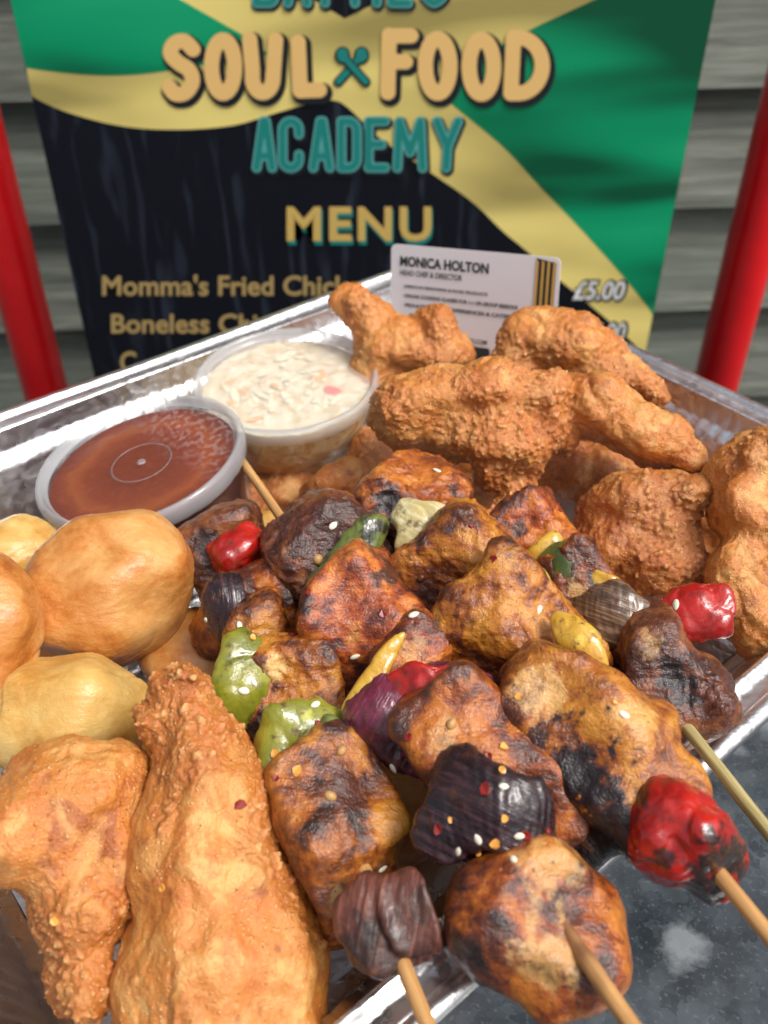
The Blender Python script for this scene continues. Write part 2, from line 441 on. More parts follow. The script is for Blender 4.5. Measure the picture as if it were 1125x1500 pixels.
def m_veg(name, c1, c2, charc=(.012, .01, .008), rough=.16, sss=.25, stri=0., coat=.5):
    t = NT(name); L = t.attr('loc', 'Vector')
    n1 = t.noise(L, .11, 3, .55, .5); st = t.noise(t.vmul(L, (.9, .05, .2)), 1, 3, .6)
    f = t.math('ADD', t.math('MULTIPLY', n1, 1 - .6 * stri), t.math('MULTIPLY', st, .6 * stri))
    c = t.mix(t.step(f, .38, .62), c1, c2)
    if stri: c = t.mix(t.math('MULTIPLY', t.step(st, .52, .66), .5 * stri), c, tuple(min(1, x * 2.2 + .02) for x in c2))
    c = t.mix(t.attr('pale'), c, tuple(min(1, x * 1.7 + .06) for x in c2)); c = t.mix(t.math('MULTIPLY', t.attr('char'), .97), c, charc)
    dr = t.step(t.noise(L, .22, 5, .72), .55, .66)
    c = t.mix(t.math('MULTIPLY', dr, .8), c, (.075, .026, .012))
    h = t.math('ADD', t.math('MULTIPLY', t.noise(L, .45, 4, .6), .7), t.math('MULTIPLY', st, 1.2 * stri))
    return t.P(**{'Base Color': c, 'Roughness': t.math('ADD', t.math('MULTIPLY', t.noise(L, .6, 3), .22), rough - .08), 'Normal': t.bump(h, .0007, .7),
                  'Subsurface Weight': sss, 'Subsurface Radius': (.004, .003, .001), 'Subsurface Scale': 1.0, 'Coat Weight': coat, 'Coat Roughness': .08})

def m_trans(name, c, alpha, rough=.25, milk=.0):
    """thin clear plastic: part of the light goes straight through, the rest meets a glossy milky skin"""
    t = NT(name); t.P(**{'Base Color': c, 'Roughness': rough, 'IOR level': .5})
    tr = t.n('ShaderNodeBsdfTransparent'); mx = t.n('ShaderNodeMixShader'); mx.inputs[0].default_value = alpha
    tl = t.n('ShaderNodeBsdfTranslucent'); tl.inputs[0].default_value = (*c, 1); m2 = t.n('ShaderNodeMixShader'); m2.inputs[0].default_value = .35
    gl = t.n('ShaderNodeBsdfGlossy'); gl.inputs['Roughness'].default_value = rough * .6
    fz = t.n('ShaderNodeLayerWeight'); fz.inputs[0].default_value = .35
    m3 = t.n('ShaderNodeMixShader')
    t.l(t.b.outputs[0], m2.inputs[1]); t.l(tl.outputs[0], m2.inputs[2])
    t.l(tr.outputs[0], mx.inputs[1]); t.l(m2.outputs[0], mx.inputs[2])
    f = t.math('MULTIPLY', fz.outputs['Fresnel'], .38)
    t.l(f, m3.inputs[0]); t.l(mx.outputs[0], m3.inputs[1]); t.l(gl.outputs[0], m3.inputs[2])
    t.l(m3.outputs[0], t.out.inputs[0]); return t.m

def m_foil():
    t = NT('aluminium_foil'); co = t.n('ShaderNodeTexCoord').outputs['Object']
    h = t.math('ADD', t.math('MULTIPLY', t.noise(co, 55, 3, .5, .6), .8), t.math('ADD', t.math('MULTIPLY', t.noise(co, 420, 3), .10), t.math('MULTIPLY', t.voro(co, 130, 'DISTANCE_TO_EDGE'), .25)))
    r = t.math('ADD', t.math('MULTIPLY', t.noise(co, 160, 3), .3), .16)
    return t.P(**{'Base Color': (.80, .80, .81), 'Metallic': 1.0, 'Roughness': r, 'Normal': t.bump(h, .004, .35)})

def m_stone():
    t = NT('dark_polished_stone'); co = t.n('ShaderNodeTexCoord').outputs['Object']
    a = t.noise(co, 30, 5, .65, .3); b = t.noise(co, 150, 4, .65); wv_ = t.n('ShaderNodeVectorMath', operation='MULTIPLY_ADD'); t.l(t.noise(co, 90, 4, .65, out='Color'), wv_.inputs[0]); wv_.inputs[1].default_value = (.012, .012, .012); t.l(co, wv_.inputs[2]); cw2 = wv_.outputs[0]; vc = t.n('ShaderNodeSeparateColor'); t.l(t.voro(cw2, 60, 'F1', 'Color'), vc.inputs[0]); vd = t.voro(cw2, 60)
    v2 = t.n('ShaderNodeSeparateColor'); t.l(t.voro(cw2, 260, 'F1', 'Color'), v2.inputs[0])
    c = t.ramp(a, [(.36, (.022, .028, .034)), (.5, (.042, .052, .061)), (.64, (.070, .084, .094))])
    c = t.mix(t.math('MULTIPLY', t.step(v2.outputs[0], .4, 1.), .22), c, (.13, .15, .16))
    c = t.mix(t.math('MULTIPLY', t.step(v2.outputs[1], .7, 1.), .5), c, (.012, .016, .02))
    c = t.mix(t.math('MULTIPLY', t.math('MULTIPLY', t.step(vc.outputs[0], .78, .86), t.step(t.math('ADD', vd, t.math('MULTIPLY', b, .5)), .72, .48)), .6), c, (.26, .285, .30))
    c = t.mix(t.math('MULTIPLY', t.step(t.noise(co, 700, 2, .6), .58, .72), .25), c, (.22, .24, .25))
    return t.P(**{'Base Color': c, 'Roughness': t.math('ADD', t.math('MULTIPLY', b, .2), .04), 'Normal': t.bump(b, .0005, .25)})

def m_wood():
    t = NT('weathered_fence_board'); tc = t.n('ShaderNodeTexCoord').outputs['Object']; oi = t.n('ShaderNodeObjectInfo').outputs['Random']
    mp = t.n('ShaderNodeCombineXYZ'); t.l(t.math('MULTIPLY', oi, 40.), mp.inputs[0]); t.l(t.math('MULTIPLY', oi, 17.), mp.inputs[2])
    ad = t.n('ShaderNodeVectorMath', operation='ADD'); t.l(tc, ad.inputs[0]); t.l(mp.outputs[0], ad.inputs[1]); co = ad.outputs[0]
    g = t.noise(t.vmul(co, (4, 30, 75)), 1, 5, .65, .7); g2 = t.noise(t.vmul(co, (14, 60, 330)), 1, 4, .6); b = t.noise(co, 9, 3)
    c = t.ramp(g, [(.32, (.07, .078, .064)), (.5, (.155, .168, .138)), (.68, (.27, .285, .24))])
    c = t.mix(t.math('MULTIPLY', t.step(b, .4, .68), .5), c, (.13, .165, .13))
    c = t.mix(t.math('MULTIPLY', t.step(g2, .56, .68), .45), c, (.07, .07, .055))
    return t.P(**{'Base Color': c, 'Roughness': .82, 'Normal': t.bump(t.math('ADD', g, t.math('MULTIPLY', g2, .6)), .002, .6)})

M = {}
M['foil'] = m_foil(); M['stone'] = m_stone(); M['wood'] = m_wood()
t = NT('pavement_tarmac'); co = t.n('ShaderNodeTexCoord').outputs['Object']
M['ground'] = t.P(**{'Base Color': t.ramp(t.noise(co, 90, 5, .7), [(.3, (.03, .03, .03)), (.7, (.075, .075, .072))]), 'Roughness': .9, 'Normal': t.bump(t.noise(co, 160, 3), .004, .6)})
M['fried'] = m_fried('fried_chicken_crust', (.34, .086, .012), (.57, .200, .033), (.71, .365, .105))
M['fried2'] = m_fried('fried_chicken_crust_deep', (.26, .060, .009), (.49, .16, .028), (.66, .31, .09))
M['dough'] = m_dough('fried_dough_golden', (.32, .090, .013), (.52, .200, .042), (.64, .345, .115))
M['dough_pale'] = m_dough('fried_dough_pale', (.46, .19, .030), (.60, .34, .085), (.69, .47, .16))
M['grill'] = m_grill('grilled_chicken', (.44, .130, .013), (.27, .056, .008), (.095, .020, .008))
M['grill_gold'] = m_grill('grilled_chicken_golden', (.50, .190, .020), (.34, .095, .011), (.125, .029, .008))
M['grill_red'] = m_grill('grilled_chicken_glazed', (.55, .165, .025), (.34, .065, .014), (.12, .022, .010))
M['grill_dark'] = m_grill('grilled_chicken_dark', (.26, .085, .025), (.13, .034, .016), (.045, .013, .011), .12)
M['tomato'] = m_veg('roast_red_pepper', (.28, .006, .004), (.48, .014, .007), rough=.14)
M['green'] = m_veg('roast_green_pepper', (.15, .165, .012), (.29, .28, .026), rough=.14, sss=.35)
M['green_dark'] = m_veg('roast_green_pepper_dark', (.045, .070, .012), (.15, .18, .035), rough=.15, sss=.2)
M['lime'] = m_veg('roast_yellow_green_pepper', (.36, .34, .03), (.52, .46, .06), rough=.15, sss=.35)
M['yellow'] = m_veg('roast_yellow_pepper', (.46, .22, .012), (.60, .36, .04), rough=.15, sss=.3)
M['onion_red'] = m_veg('roast_red_onion', (.060, .006, .018), (.17, .020, .050), rough=.2, sss=.15, stri=.7)
M['onion_dark'] = m_veg('roast_dark_onion', (.040, .011, .009), (.15, .045, .026), rough=.42, sss=.05, stri=.6, coat=.12)
M['onion_black'] = m_veg('charred_onion', (.006, .005, .007), (.035, .012, .016), rough=.24, sss=.0, stri=.8, coat=.3)
M['onion_brown'] = m_veg('roast_brown_onion', (.065, .035, .022), (.16, .10, .06), rough=.2, sss=.2, stri=.9)
M['onion_white'] = m_veg('roast_white_onion', (.46, .37, .14), (.62, .55, .30), rough=.2, sss=.4, stri=.45)
t = NT('bamboo_stick'); co = t.n('ShaderNodeTexCoord').outputs['Object']
g = t.noise(t.vmul(co, (900, 900, 40)), 1, 3, .6); b_ = t.noise(co, 45, 3, .6)
M['bamboo'] = t.P(**{'Base Color': t.mix(t.math('MULTIPLY', t.step(b_, .50, .66), .8), t.ramp(g, [(.3, (.38, .17, .05)), (.7, (.66, .38, .14))]), (.13, .045, .018)), 'Roughness': .5, 'Normal': t.bump(g, .0003, .5)})
t = NT('bamboo_green'); co = t.n('ShaderNodeTexCoord').outputs['Object']
g = t.noise(t.vmul(co, (900, 900, 40)), 1, 3, .6)
M['bamboo_g'] = t.P(**{'Base Color': t.ramp(g, [(.3, (.22, .17, .06)), (.7, (.50, .42, .19))]), 'Roughness': .45, 'Normal': t.bump(g, .0003, .5)})
t = NT('red_gloss_paint'); co = t.n('ShaderNodeTexCoord').outputs['Object']
M['red'] = t.P(**{'Base Color': t.ramp(t.noise(co, 30, 3), [(.3, (.62, .004, .008)), (.7, (.74, .008, .012))]), 'Roughness': .28, 'Coat Weight': .3, 'Coat Roughness': .1, 'Normal': t.bump(t.noise(co, 120, 2), .0006, .2)})
M['lid'] = m_trans('frosted_lid_plastic', (.82, .85, .88), .42, .16)
M['lid_window'] = m_trans('clear_lid_plastic', (.80, .83, .87), .035, .07)
_t = M['lid_window'].node_tree; _t_nt = NT.__new__(NT); _t_nt.m = M['lid_window']; _t_nt.t = _t
_co = _t_nt.n('ShaderNodeTexCoord').outputs['Object']; _ln = _t_nt.n('ShaderNodeVectorMath', operation='LENGTH'); _t_nt.l(_co, _ln.inputs[0])
_sx = _t_nt.n('ShaderNodeSeparateXYZ'); _t_nt.l(_co, _sx.inputs[0])
_side = _t_nt.step(_t_nt.math('ADD', _t_nt.math('MULTIPLY', _sx.outputs[0], -.6), _t_nt.math('MULTIPLY', _sx.outputs[1], .9)), .006, .018)   # mist and droplets along one edge of the lid
_al = _t_nt.math('ADD', _t_nt.math('MULTIPLY', _t_nt.math('MULTIPLY', _t_nt.step(_t_nt.noise(_co, 420, 3, .6), .47, .60), _side), .20), .03)
for _n in _t.nodes:
    if _n.type == 'MIX_SHADER' and not _n.inputs[0].is_linked and abs(_n.inputs[0].default_value - .035) < 1e-4: _t_nt.l(_al, _n.inputs[0])
M['lid_milky'] = m_trans('misted_lid_plastic', (.88, .86, .82), .34, .12)
M['cup'] = m_trans('clear_cup_plastic', (.70, .71, .72), .05, .14)

# ------------------------------------------------------------------ setting: ground, table
me = mesh_from('ground', [(-6, -4, -.75), (6, -4, -.75), (6, 8, -.75), (-6, 8, -.75)], [(0, 1, 2, 3)], False)
tag(link_mesh('ground', me, M['ground']), kind='structure')
def box_mesh(name, lo, hi, bev=0.):
    bm = bmesh.new(); bmesh.ops.create_cube(bm, size=1)
    lo = Vector(lo); hi = Vector(hi)
    for v in bm.verts: v.co = Vector([(lo[i] + hi[i]) / 2 + v.co[i] * (hi[i] - lo[i]) for i in range(3)])
    if bev: bmesh.ops.bevel(bm, geom=bm.edges[:], offset=bev, segments=2, affect='EDGES')
    me = bpy.data.meshes.new(name); bm.to_mesh(me); bm.free(); return me
tag(link_mesh('table_top', box_mesh('table_top', (-.62, -.30, -.03), (.55, .362, 0), .003), M['stone']), kind='structure')

# ------------------------------------------------------------------ wooden fence behind
wall = empty('wooden_fence', (0, .93, -.75), 'weathered grey-green overlapping wooden boards behind the menu sign', 'fence')
YAW = math.radians(4.0)
plank = None
z0 = .004 - 7 * .113
for i in range(17):
    z = z0 + i * .113
    if plank is None:
        V = []; n = 24
        for j in range(n + 1):
            x = -1.6 + 3.2 * j / n
            w = .0012 * math.sin(j * 2.1)
            V += [(x, -.030 + w, 0), (x, -.004, .135), (x, .004, .135), (x, -.008, 0)]
        Fc = []
        for j in range(n):
            a = j * 4
            for q in range(4): Fc.append((a + q, a + (q + 1) % 4, a + 4 + (q + 1) % 4, a + 4 + q)[::-1])
        Fc += [(0, 1, 2, 3), tuple(n * 4 + q for q in (3, 2, 1, 0))]
        plank = mesh_from('plank', V, Fc, False)
    o = link_mesh('plank', plank, M['wood'], wall, (0, .93, z)); o.rotation_euler = (math.radians(random.uniform(-.3, .3)), 0, YAW)
m_post = link_mesh('fence_post', box_mesh('fence_post', (-.04, .012, 0), (.04, .08, 1.9)), M['wood'], wall, (0, .93, -.75)); m_post.rotation_euler.z = YAW

# ------------------------------------------------------------------ red frame
def tube(name, mat, a, b, r0, r1=None, parent=None, seg=24, rings=2, cap=True, wob=0.):
    r1 = r0 if r1 is None else r1; a = Vector(a); b = Vector(b); d = (b - a)
    q = d.to_track_quat('Z', 'Y'); L_ = d.length; V = []; Fc = []
    for i in range(rings + 1):
        f = i / rings; r = r0 + (r1 - r0) * f; ox, oy = (random.uniform(-wob, wob), random.uniform(-wob, wob)) if 0 < i < rings else (0, 0)
        for j in range(seg):
            an = 2 * math.pi * j / seg; V.append((r * math.cos(an) + ox, r * math.sin(an) + oy, L_ * f))
    for i in range(rings):
        for j in range(seg): Fc.append((i * seg + j, i * seg + (j + 1) % seg, (i + 1) * seg + (j + 1) % seg, (i + 1) * seg + j))
    if cap: Fc += [tuple(range(seg - 1, -1, -1)), tuple(rings * seg + j for j in range(seg))]
    me = mesh_from(name, V, Fc); o = link_mesh(name, me, mat, parent, a)
    o.rotation_mode = 'QUATERNION'; o.rotation_quaternion = q
    return o
YP = .68
xr = PY(1064, 500, YP).x; xl = PY(48, 500, YP).x
fr_ = empty('red_frame', (0, YP, -.75), 'red painted tubular metal frame carrying the menu sign', 'metal frame')
for x in (xl, xr):
    p = tube('post', M['red'], (x, YP, -.75), (x, YP, .60), .0185, parent=fr_, seg=40)
    b_ = tube('base_flange', M['red'], (x, YP, -.75), (x, YP, -.742), .045, parent=fr_, seg=32)
tube('top_rail', M['red'], (xl, YP, .585), (xr, YP, .585), .0165, parent=fr_, seg=32)
tube('mid_rail', M['red'], (xl, YP, .235), (xr, YP, .235), .0125, parent=fr_, seg=32)

# ------------------------------------------------------------------ menu sign
YS = .62
def SP(u, v):
    p = PY(u, v, YS); return p.x, p.z
sx0, sx1 = SP(15, 0)[0], SP(1048, 0)[0]; sz1 = .225; sz0 = sz1 - (sx1 - sx0) * 1.414
sign = empty('menu_sign', ((sx0 + sx1) / 2, YS, sz0), 'printed menu sign with green, yellow and black flag and large lettering', 'sign')

def m_print(name, c, amt=.5, c2=None):
    """flat ink with the printed picture of waving cloth"""
    t = NT(name); co = t.n('ShaderNodeTexCoord').outputs['Object']
    rt = t.n('ShaderNodeMapping'); rt.inputs['Rotation'].default_value = (0, math.radians(28), 0); rt.inputs['Scale'].default_value = (3.0, 1, 17); t.l(co, rt.inputs[0])
    a = t.noise(rt.outputs[0], 1, 2, .5, .3)
    d_ = tuple(x * (1 - amt) for x in c); l_ = tuple(min(1, x * (1 + amt * .45) + .012 * amt) for x in c)
    cc = t.ramp(a, [(.38, d_), (.50, c), (.62, l_)])
    return t.P(**{'Base Color': cc, 'Roughness': .42, 'IOR level': .35})
t = NT('print_black_wood'); co = t.n('ShaderNodeTexCoord').outputs['Object']
a_ = t.noise(t.vmul(co, (26, 1, 5)), 1, 3, .5, 2.2)
w_ = t.n('ShaderNodeTexWave', wave_type='BANDS'); t.l(t.vmul(co, (1, 1, .25)), w_.inputs[0]); w_.inputs['Scale'].default_value = 20; w_.inputs['Distortion'].default_value = 14; w_.inputs['Detail'].default_value = 3; w_.inputs['Detail Scale'].default_value = 1.2
M['ink_black'] = t.P(**{'Base Color': t.mix(t.math('MULTIPLY', t.step(w_.outputs['Fac'], .62, 1.), t.math('MULTIPLY', t.step(a_, .48, .66), .40)), (.0045, .006, .0115), (.060, .078, .110)), 'Roughness': .42, 'IOR level': .3})
M['ink_green'] = m_print('print_green', (.0, .31, .13), .72)
M['ink_yellow'] = m_print('print_yellow', (.80, .65, .20), .5)
M['ink_gold'] = m_plain('print_gold', (.90, .57, .20), .45)
M['ink_outline'] = m_plain('print_outline', (.008, .012, .016), .45)
M['ink_teal'] = m_plain('print_teal', (.010, .24, .205), .45)
M['ink_teal_light'] = m_plain('print_teal_light', (.12, .42, .39), .45)
M['ink_khaki'] = m_plain('print_khaki', (.46, .32, .12), .45)
M['ink_menu'] = m_plain('print_menu_gold', (.66, .45, .12), .45)
M['ink_white'] = m_plain('print_white', (.78, .78, .76), .45)

panel = box_mesh('panel', (sx0, 0, sz0), (sx1, .003, sz1))
link_mesh('panel', panel, M['ink_black'], sign, (0, YS, 0))
LAY = .00010
def sheet(name, mat, px, layer):
    V = [Vector((SP(u, v)[0], -layer * LAY, SP(u, v)[1])) for u, v in px]
    for v in V: v.x = min(max(v.x, sx0 + .0002), sx1 - .0002)
    bm = bmesh.new(); f = bm.faces.new([bm.verts.new(v) for v in V]); f.normal_update()
    if f.normal.y > 0: f.normal_flip()
    bmesh.ops.triangulate(bm, faces=bm.faces[:]); me = bpy.data.meshes.new(name); bm.to_mesh(me); bm.free()
    return link_mesh(name, me, mat, sign, (0, YS, 0))
def smooth_px(pts, n=8):
    out = []
    for i in range(len(pts) - 1):
        p0 = pts[max(i - 1, 0)]; p1 = pts[i]; p2 = pts[i + 1]; p3 = pts[min(i + 2, len(pts) - 1)]
        for j in range(n):
            t_ = j / n
            out.append(tuple(.5 * (2 * p1[k] + (p2[k] - p0[k]) * t_ + (2 * p0[k] - 5 * p1[k] + 4 * p2[k] - p3[k]) * t_ ** 2 + (3 * p1[k] - p0[k] - 3 * p2[k] + p3[k]) * t_ ** 3) for k in range(2)))
    return out + [pts[-1]]
low = smooth_px([(20, 118), (45, 140), (100, 165), (180, 185), (260, 190), (340, 184), (400, 167), (455, 151), (487, 147), (510, 158), (560, 205), (634, 255), (692, 296), (738, 340), (772, 368), (822, 412), (894, 472), (940, 515), (1000, 580)])
sheet('yellow_field', M['ink_yellow'], low + [(1100, 590), (1100, -130), (0, -130)], 1)
sheet('green_field', M['ink_green'], smooth_px([(0, 86), (38, 99), (120, 109), (185, 110), (245, 104), (320, 92), (395, 80)]) + [(350, 48), (262, -2), (60, -130), (-40, -130)], 2)
sheet('green_field', M['ink_green'], smooth_px([(630, 122), (659, 150), (737, 215), (789, 271), (842, 326), (885, 373), (918, 411), (965, 470), (1030, 550)]) + [(1120, 550), (1120, -130), (1110, -130), (872, -1), (787, 38)], 2)
sheet('black_field', M['ink_black'], [(505, 27), (620, -30), (760, -110), (300, -110), (440, -12)], 2)

# stroke lettering: outlines of rounded strokes, contoured on a fine grid
def stroke_sdf(U, V, strokes):
    d = np.full(U.shape, 1e9)
    for pl in strokes:
        for (a, b) in zip(pl[:-1], pl[1:]):
            ax, ay = a; bx, by = b; l2 = (bx - ax) ** 2 + (by - ay) ** 2 + 1e-9
            h = np.clip(((U - ax) * (bx - ax) + (V - ay) * (by - ay)) / l2, 0, 1)
            d = np.minimum(d, np.hypot(U - ax - h * (bx - ax), V - ay - h * (by - ay)))
    return d
def contour_fill(f, U, V):
    """filled marching squares -> (points in px, polygons)"""
    pts = []; polys = []; cache = {}
    ny, nx = f.shape; ins = f < 0
    def gv(i, j):
        k_ = (i, j)
        if k_ not in cache: cache[k_] = len(pts); pts.append((U[i, j], V[i, j]))
        return cache[k_]
    def ev(i0, j0, i1, j1):
        k_ = (min(i0, i1), min(j0, j1), max(i0, i1), max(j0, j1))
        if k_ not in cache:
            t_ = f[i0, j0] / (f[i0, j0] - f[i1, j1]); cache[k_] = len(pts)
            pts.append((U[i0, j0] + t_ * (U[i1, j1] - U[i0, j0]), V[i0, j0] + t_ * (V[i1, j1] - V[i0, j0])))
        return cache[k_]
    c4 = ins[:-1, :-1] | ins[1:, :-1] | ins[:-1, 1:] | ins[1:, 1:]
    for i, j in np.argwhere(c4):
        cs = [(i, j), (i, j + 1), (i + 1, j + 1), (i + 1, j)]; pg = []
        for q in range(4):
            a, b = cs[q], cs[(q + 1) % 4]
            if ins[a]: pg.append(gv(*a))
            if ins[a] != ins[b]: pg.append(ev(*a, *b))
        if len(pg) > 2: polys.append(pg)
    return pts, polys
def stroke_letter(name, strokes, layers, lay0, step=1.6):
    allp = [p for s_ in strokes for p in s_]
    for li, (mat, hw, ox, oy) in enumerate(layers):
        u0 = min(p[0] for p in allp) - hw - 4; u1 = max(p[0] for p in allp) + hw + 4
        v0 = min(p[1] for p in allp) - hw - 4; v1 = max(p[1] for p in allp) + hw + 4
        U, V = np.meshgrid(np.arange(u0, u1, step), np.arange(v0, v1, step))
        f = stroke_sdf(U, V, strokes) - hw
        pts, polys = contour_fill(f, U, V)
        vv = [(SP(u + ox, v + oy)[0], -(lay0 + li) * LAY, SP(u + ox, v + oy)[1]) for u, v in pts]
        me = mesh_from(name, vv, polys, False)
        link_mesh(name if li == len(layers) - 1 else name + '_outline', me, mat, sign, (0, YS, 0))
def arc(cx, cy, rx, ry, a0, a1, n=20):
    return [(cx + rx * math.cos(math.radians(a0 + (a1 - a0) * i / n)), cy + ry * math.sin(math.radians(a0 + (a1 - a0) * i / n))) for i in range(n + 1)]
bub = [(M['ink_outline'], 15.5, 4, 5), (M['ink_gold'], 11.2, 0, 0)]
S_ = arc(268, 76, 17, 18, -20, -200, 14) + [(256, 91)] + arc(266, 119, 17, 18, -60, 150, 14)
stroke_letter('letter', [smooth_px([(283, 72), (270, 60), (255, 64), (250, 78), (261, 91), (277, 102), (282, 119), (272, 135), (257, 137), (248, 127)], 5)], bub, 6)
stroke_letter('letter', [arc(327, 97, 17, 39, 0, 360, 30)], bub, 8)
stroke_letter('letter', [[(366, 57), (370, 100)] + arc(385, 113, 15, 22, 170, 10, 12) + [(404, 58)]], bub, 10)
stroke_letter('letter', [[(437, 61), (440, 132), (468, 131)], [(438, 90), (440, 132)]], bub, 12)
stroke_letter('letter', [[(570, 51), (568, 135)], [(570, 52), (602, 52)], [(570, 90), (594, 90)]], bub, 6)
stroke_letter('letter', [arc(641, 96, 18, 40, 0, 360, 30)], bub, 8)
stroke_letter('letter', [arc(705, 97, 18, 40, 0, 360, 30)], bub, 10)
stroke_letter('letter', [[(752, 54), (748, 136)] + arc(758, 95, 36, 41, 88, -88, 18) + [(752, 54)]], bub, 12)
sp_l = [(M['ink_outline'], 5.5, 0, 0), (M['ink_teal'], 2.6, 0, 0)]
for sgn in (-1, 1):
    cx = 516; st_ = [(cx + sgn * 20, 119), (cx - sgn * 12, 83)]
    stroke_letter('spoon_mark', [st_, arc(cx - sgn * 14, 80, 4, 6, 0, 360, 12)], [(M['ink_outline'], 7.5, 0, 1), (M['ink_teal'], 4.6, 0, 0)], 6 + (2 if sgn > 0 else 0))
aca = [(M['ink_outline'], 9.5, 2, 3), (M['ink_teal_light'], 7.2, 0, 0), (M['ink_teal'], 4.6, 0, 0)]
def A_(x0, x1, t_=177, b_2=245): return [[(x0, b_2), ((x0 + x1) / 2 - 2, t_), ((x0 + x1) / 2 + 2, t_), (x1, b_2)], [(x0 + 5, 228), (x1 - 5, 228)]]
def C_(x0, x1): return [[(x1, 196), (x1, 190)] + arc((x0 + x1) / 2, 189, (x1 - x0) / 2, 12, 0, -180, 12) + arc((x0 + x1) / 2, 233, (x1 - x0) / 2, 12, 180, 0, 12) + [(x1, 226)]]
def D_(x0, x1): return [[(x0, 177), (x0, 245), (x1 - 12, 245)] + arc(x1 - 12, 231, 12, 14, 90, 0, 6) + arc(x1 - 12, 191, 12, 14, 0, -90, 6) + [(x0, 177)]]
def E_(x0, x1): return [[(x1, 177), (x0, 177), (x0, 245), (x1, 245)], [(x0, 211), (x1 - 5, 211)]]
def M_(x0, x1): return [[(x0, 245), (x0 + 3, 177), ((x0 + x1) / 2, 222), (x1 - 3, 177), (x1, 245)]]
def Y_(x0, x1): return [[(x0, 177), ((x0 + x1) / 2, 214), (x1, 177)], [((x0 + x1) / 2, 214), ((x0 + x1) / 2 - 2, 245)]]
for k_, st_ in enumerate([A_(376, 399), C_(414, 438), A_(459, 483), D_(500, 523), E_(540, 564), M_(582, 619), Y_(640, 671)]):
    stroke_letter('letter', st_, aca, 6 + 3 * (k_ % 2))
def sh(st, dy): return [[(x, y + dy) for x, y in s_] for s_ in st]
def scl(st, y0=177, y1=245, t0=-62, t1=4): return [[(x, t0 + (y - y0) * (t1 - t0) / (y1 - y0)) for x, y in s_] for s_ in st]
T_ = lambda x0, x1: [[(x0, 177), (x1, 177)], [((x0 + x1) / 2, 177), ((x0 + x1) / 2, 245)]]
B_ = lambda x0, x1: [[(x0, 177), (x0, 245), (x1 - 8, 245)] + arc(x1 - 9, 228, 9, 17, 90, -90, 8) + [(x0, 211)] + [(x1 - 10, 211)] + arc(x1 - 11, 194, 9, 17, 90, -90, 8) + [(x0, 177)]]
I_ = lambda x0, x1: [[((x0 + x1) / 2, 177), ((x0 + x1) / 2, 245)]]
S2_ = lambda x0, x1: [smooth_px([(x1, 188), ((x0 + x1) / 2, 177), (x0, 190), ((x0 + x1) / 2, 211), (x1, 231), ((x0 + x1) / 2, 245), (x0, 234)], 5)]
for k_, st_ in enumerate([B_(376, 404), A_(422, 450), T_(462, 490), T_(506, 534), I_(548, 556), E_(574, 598), S2_(622, 650)]):
    stroke_letter('letter', scl(st_), aca, 6 + 3 * (k_ % 2))

def text_mesh(name, body, offset=0., shear=0.):
    cu = bpy.data.curves.new(name, 'FONT'); cu.body = body; cu.size = 1; cu.offset = offset; cu.shear = shear; cu.resolution_u = 3; cu.space_character = 1.16 if body == 'MENU' else 1.0
    o = bpy.data.objects.new(name, cu); col.objects.link(o)
    bpy.context.view_layer.update()
    me = bpy.data.meshes.new_from_object(o.evaluated_get(bpy.context.evaluated_depsgraph_get()))
    bpy.data.objects.remove(o); bpy.data.curves.remove(cu); me.name = name
    me.materials.clear()
    return me
def fit(me, fn):
    n = len(me.vertices); c = np.zeros(n * 3); me.vertices.foreach_get('co', c); c = c.reshape(-1, 3)
    lo, hi = c.min(0), c.max(0)
    q = (c - lo) / np.maximum(hi - lo, 1e-6)
    c = np.array([fn(a, b) for a, b in q[:, :2]]); me.vertices.foreach_set('co', c.ravel()); me.update(); return me
def sign_text(body, u0, v0, u1, v1, mat, layer, offset=.02, shear=0., outline=None, du=0, dv=0):
    def fn(a, b):
        x, z = SP(u0 + a * (u1 - u0) + du, v1 + b * (v0 - v1) + dv); return (x, -layer * LAY, z)
    me = fit(text_mesh('lettering', body, offset, shear), fn); link_mesh('lettering', me, mat, sign, (0, YS, 0))
sign_text('MENU', 420, 303, 632, 355, M['ink_teal'], 6, .035, du=2, dv=4)
sign_text('MENU', 420, 302, 632, 353, M['ink_menu'], 8, .030)
sign_text("Momma's Fried Chicken", 150, 402, 548, 433, M['ink_khaki'], 6, .022)
sign_text('Boneless Chicken', 163, 459, 455, 488, M['ink_khaki'], 6, .022)
sign_text('C', 176, 514, 200, 545, M['ink_khaki'], 6, .022)
for (u0, v0, u1, v1, s_) in ((838, 411, 916, 439, '£5.00'), (850, 472, 917, 499, '£5.00')):
    sign_text(s_, u0 - 3, v0 - 3, u1 + 4, v1 + 4, M['ink_outline'], 6, .075, .3)
    sign_text(s_, u0, v0, u1, v1, M['ink_white'], 8, .02, .3)
for x in (sx0 + .05, sx1 - .05):
    tube('hook', M['foil'], (x, YS + .004, .216), (x, YP - .012, .236), .002, parent=sign, seg=10)

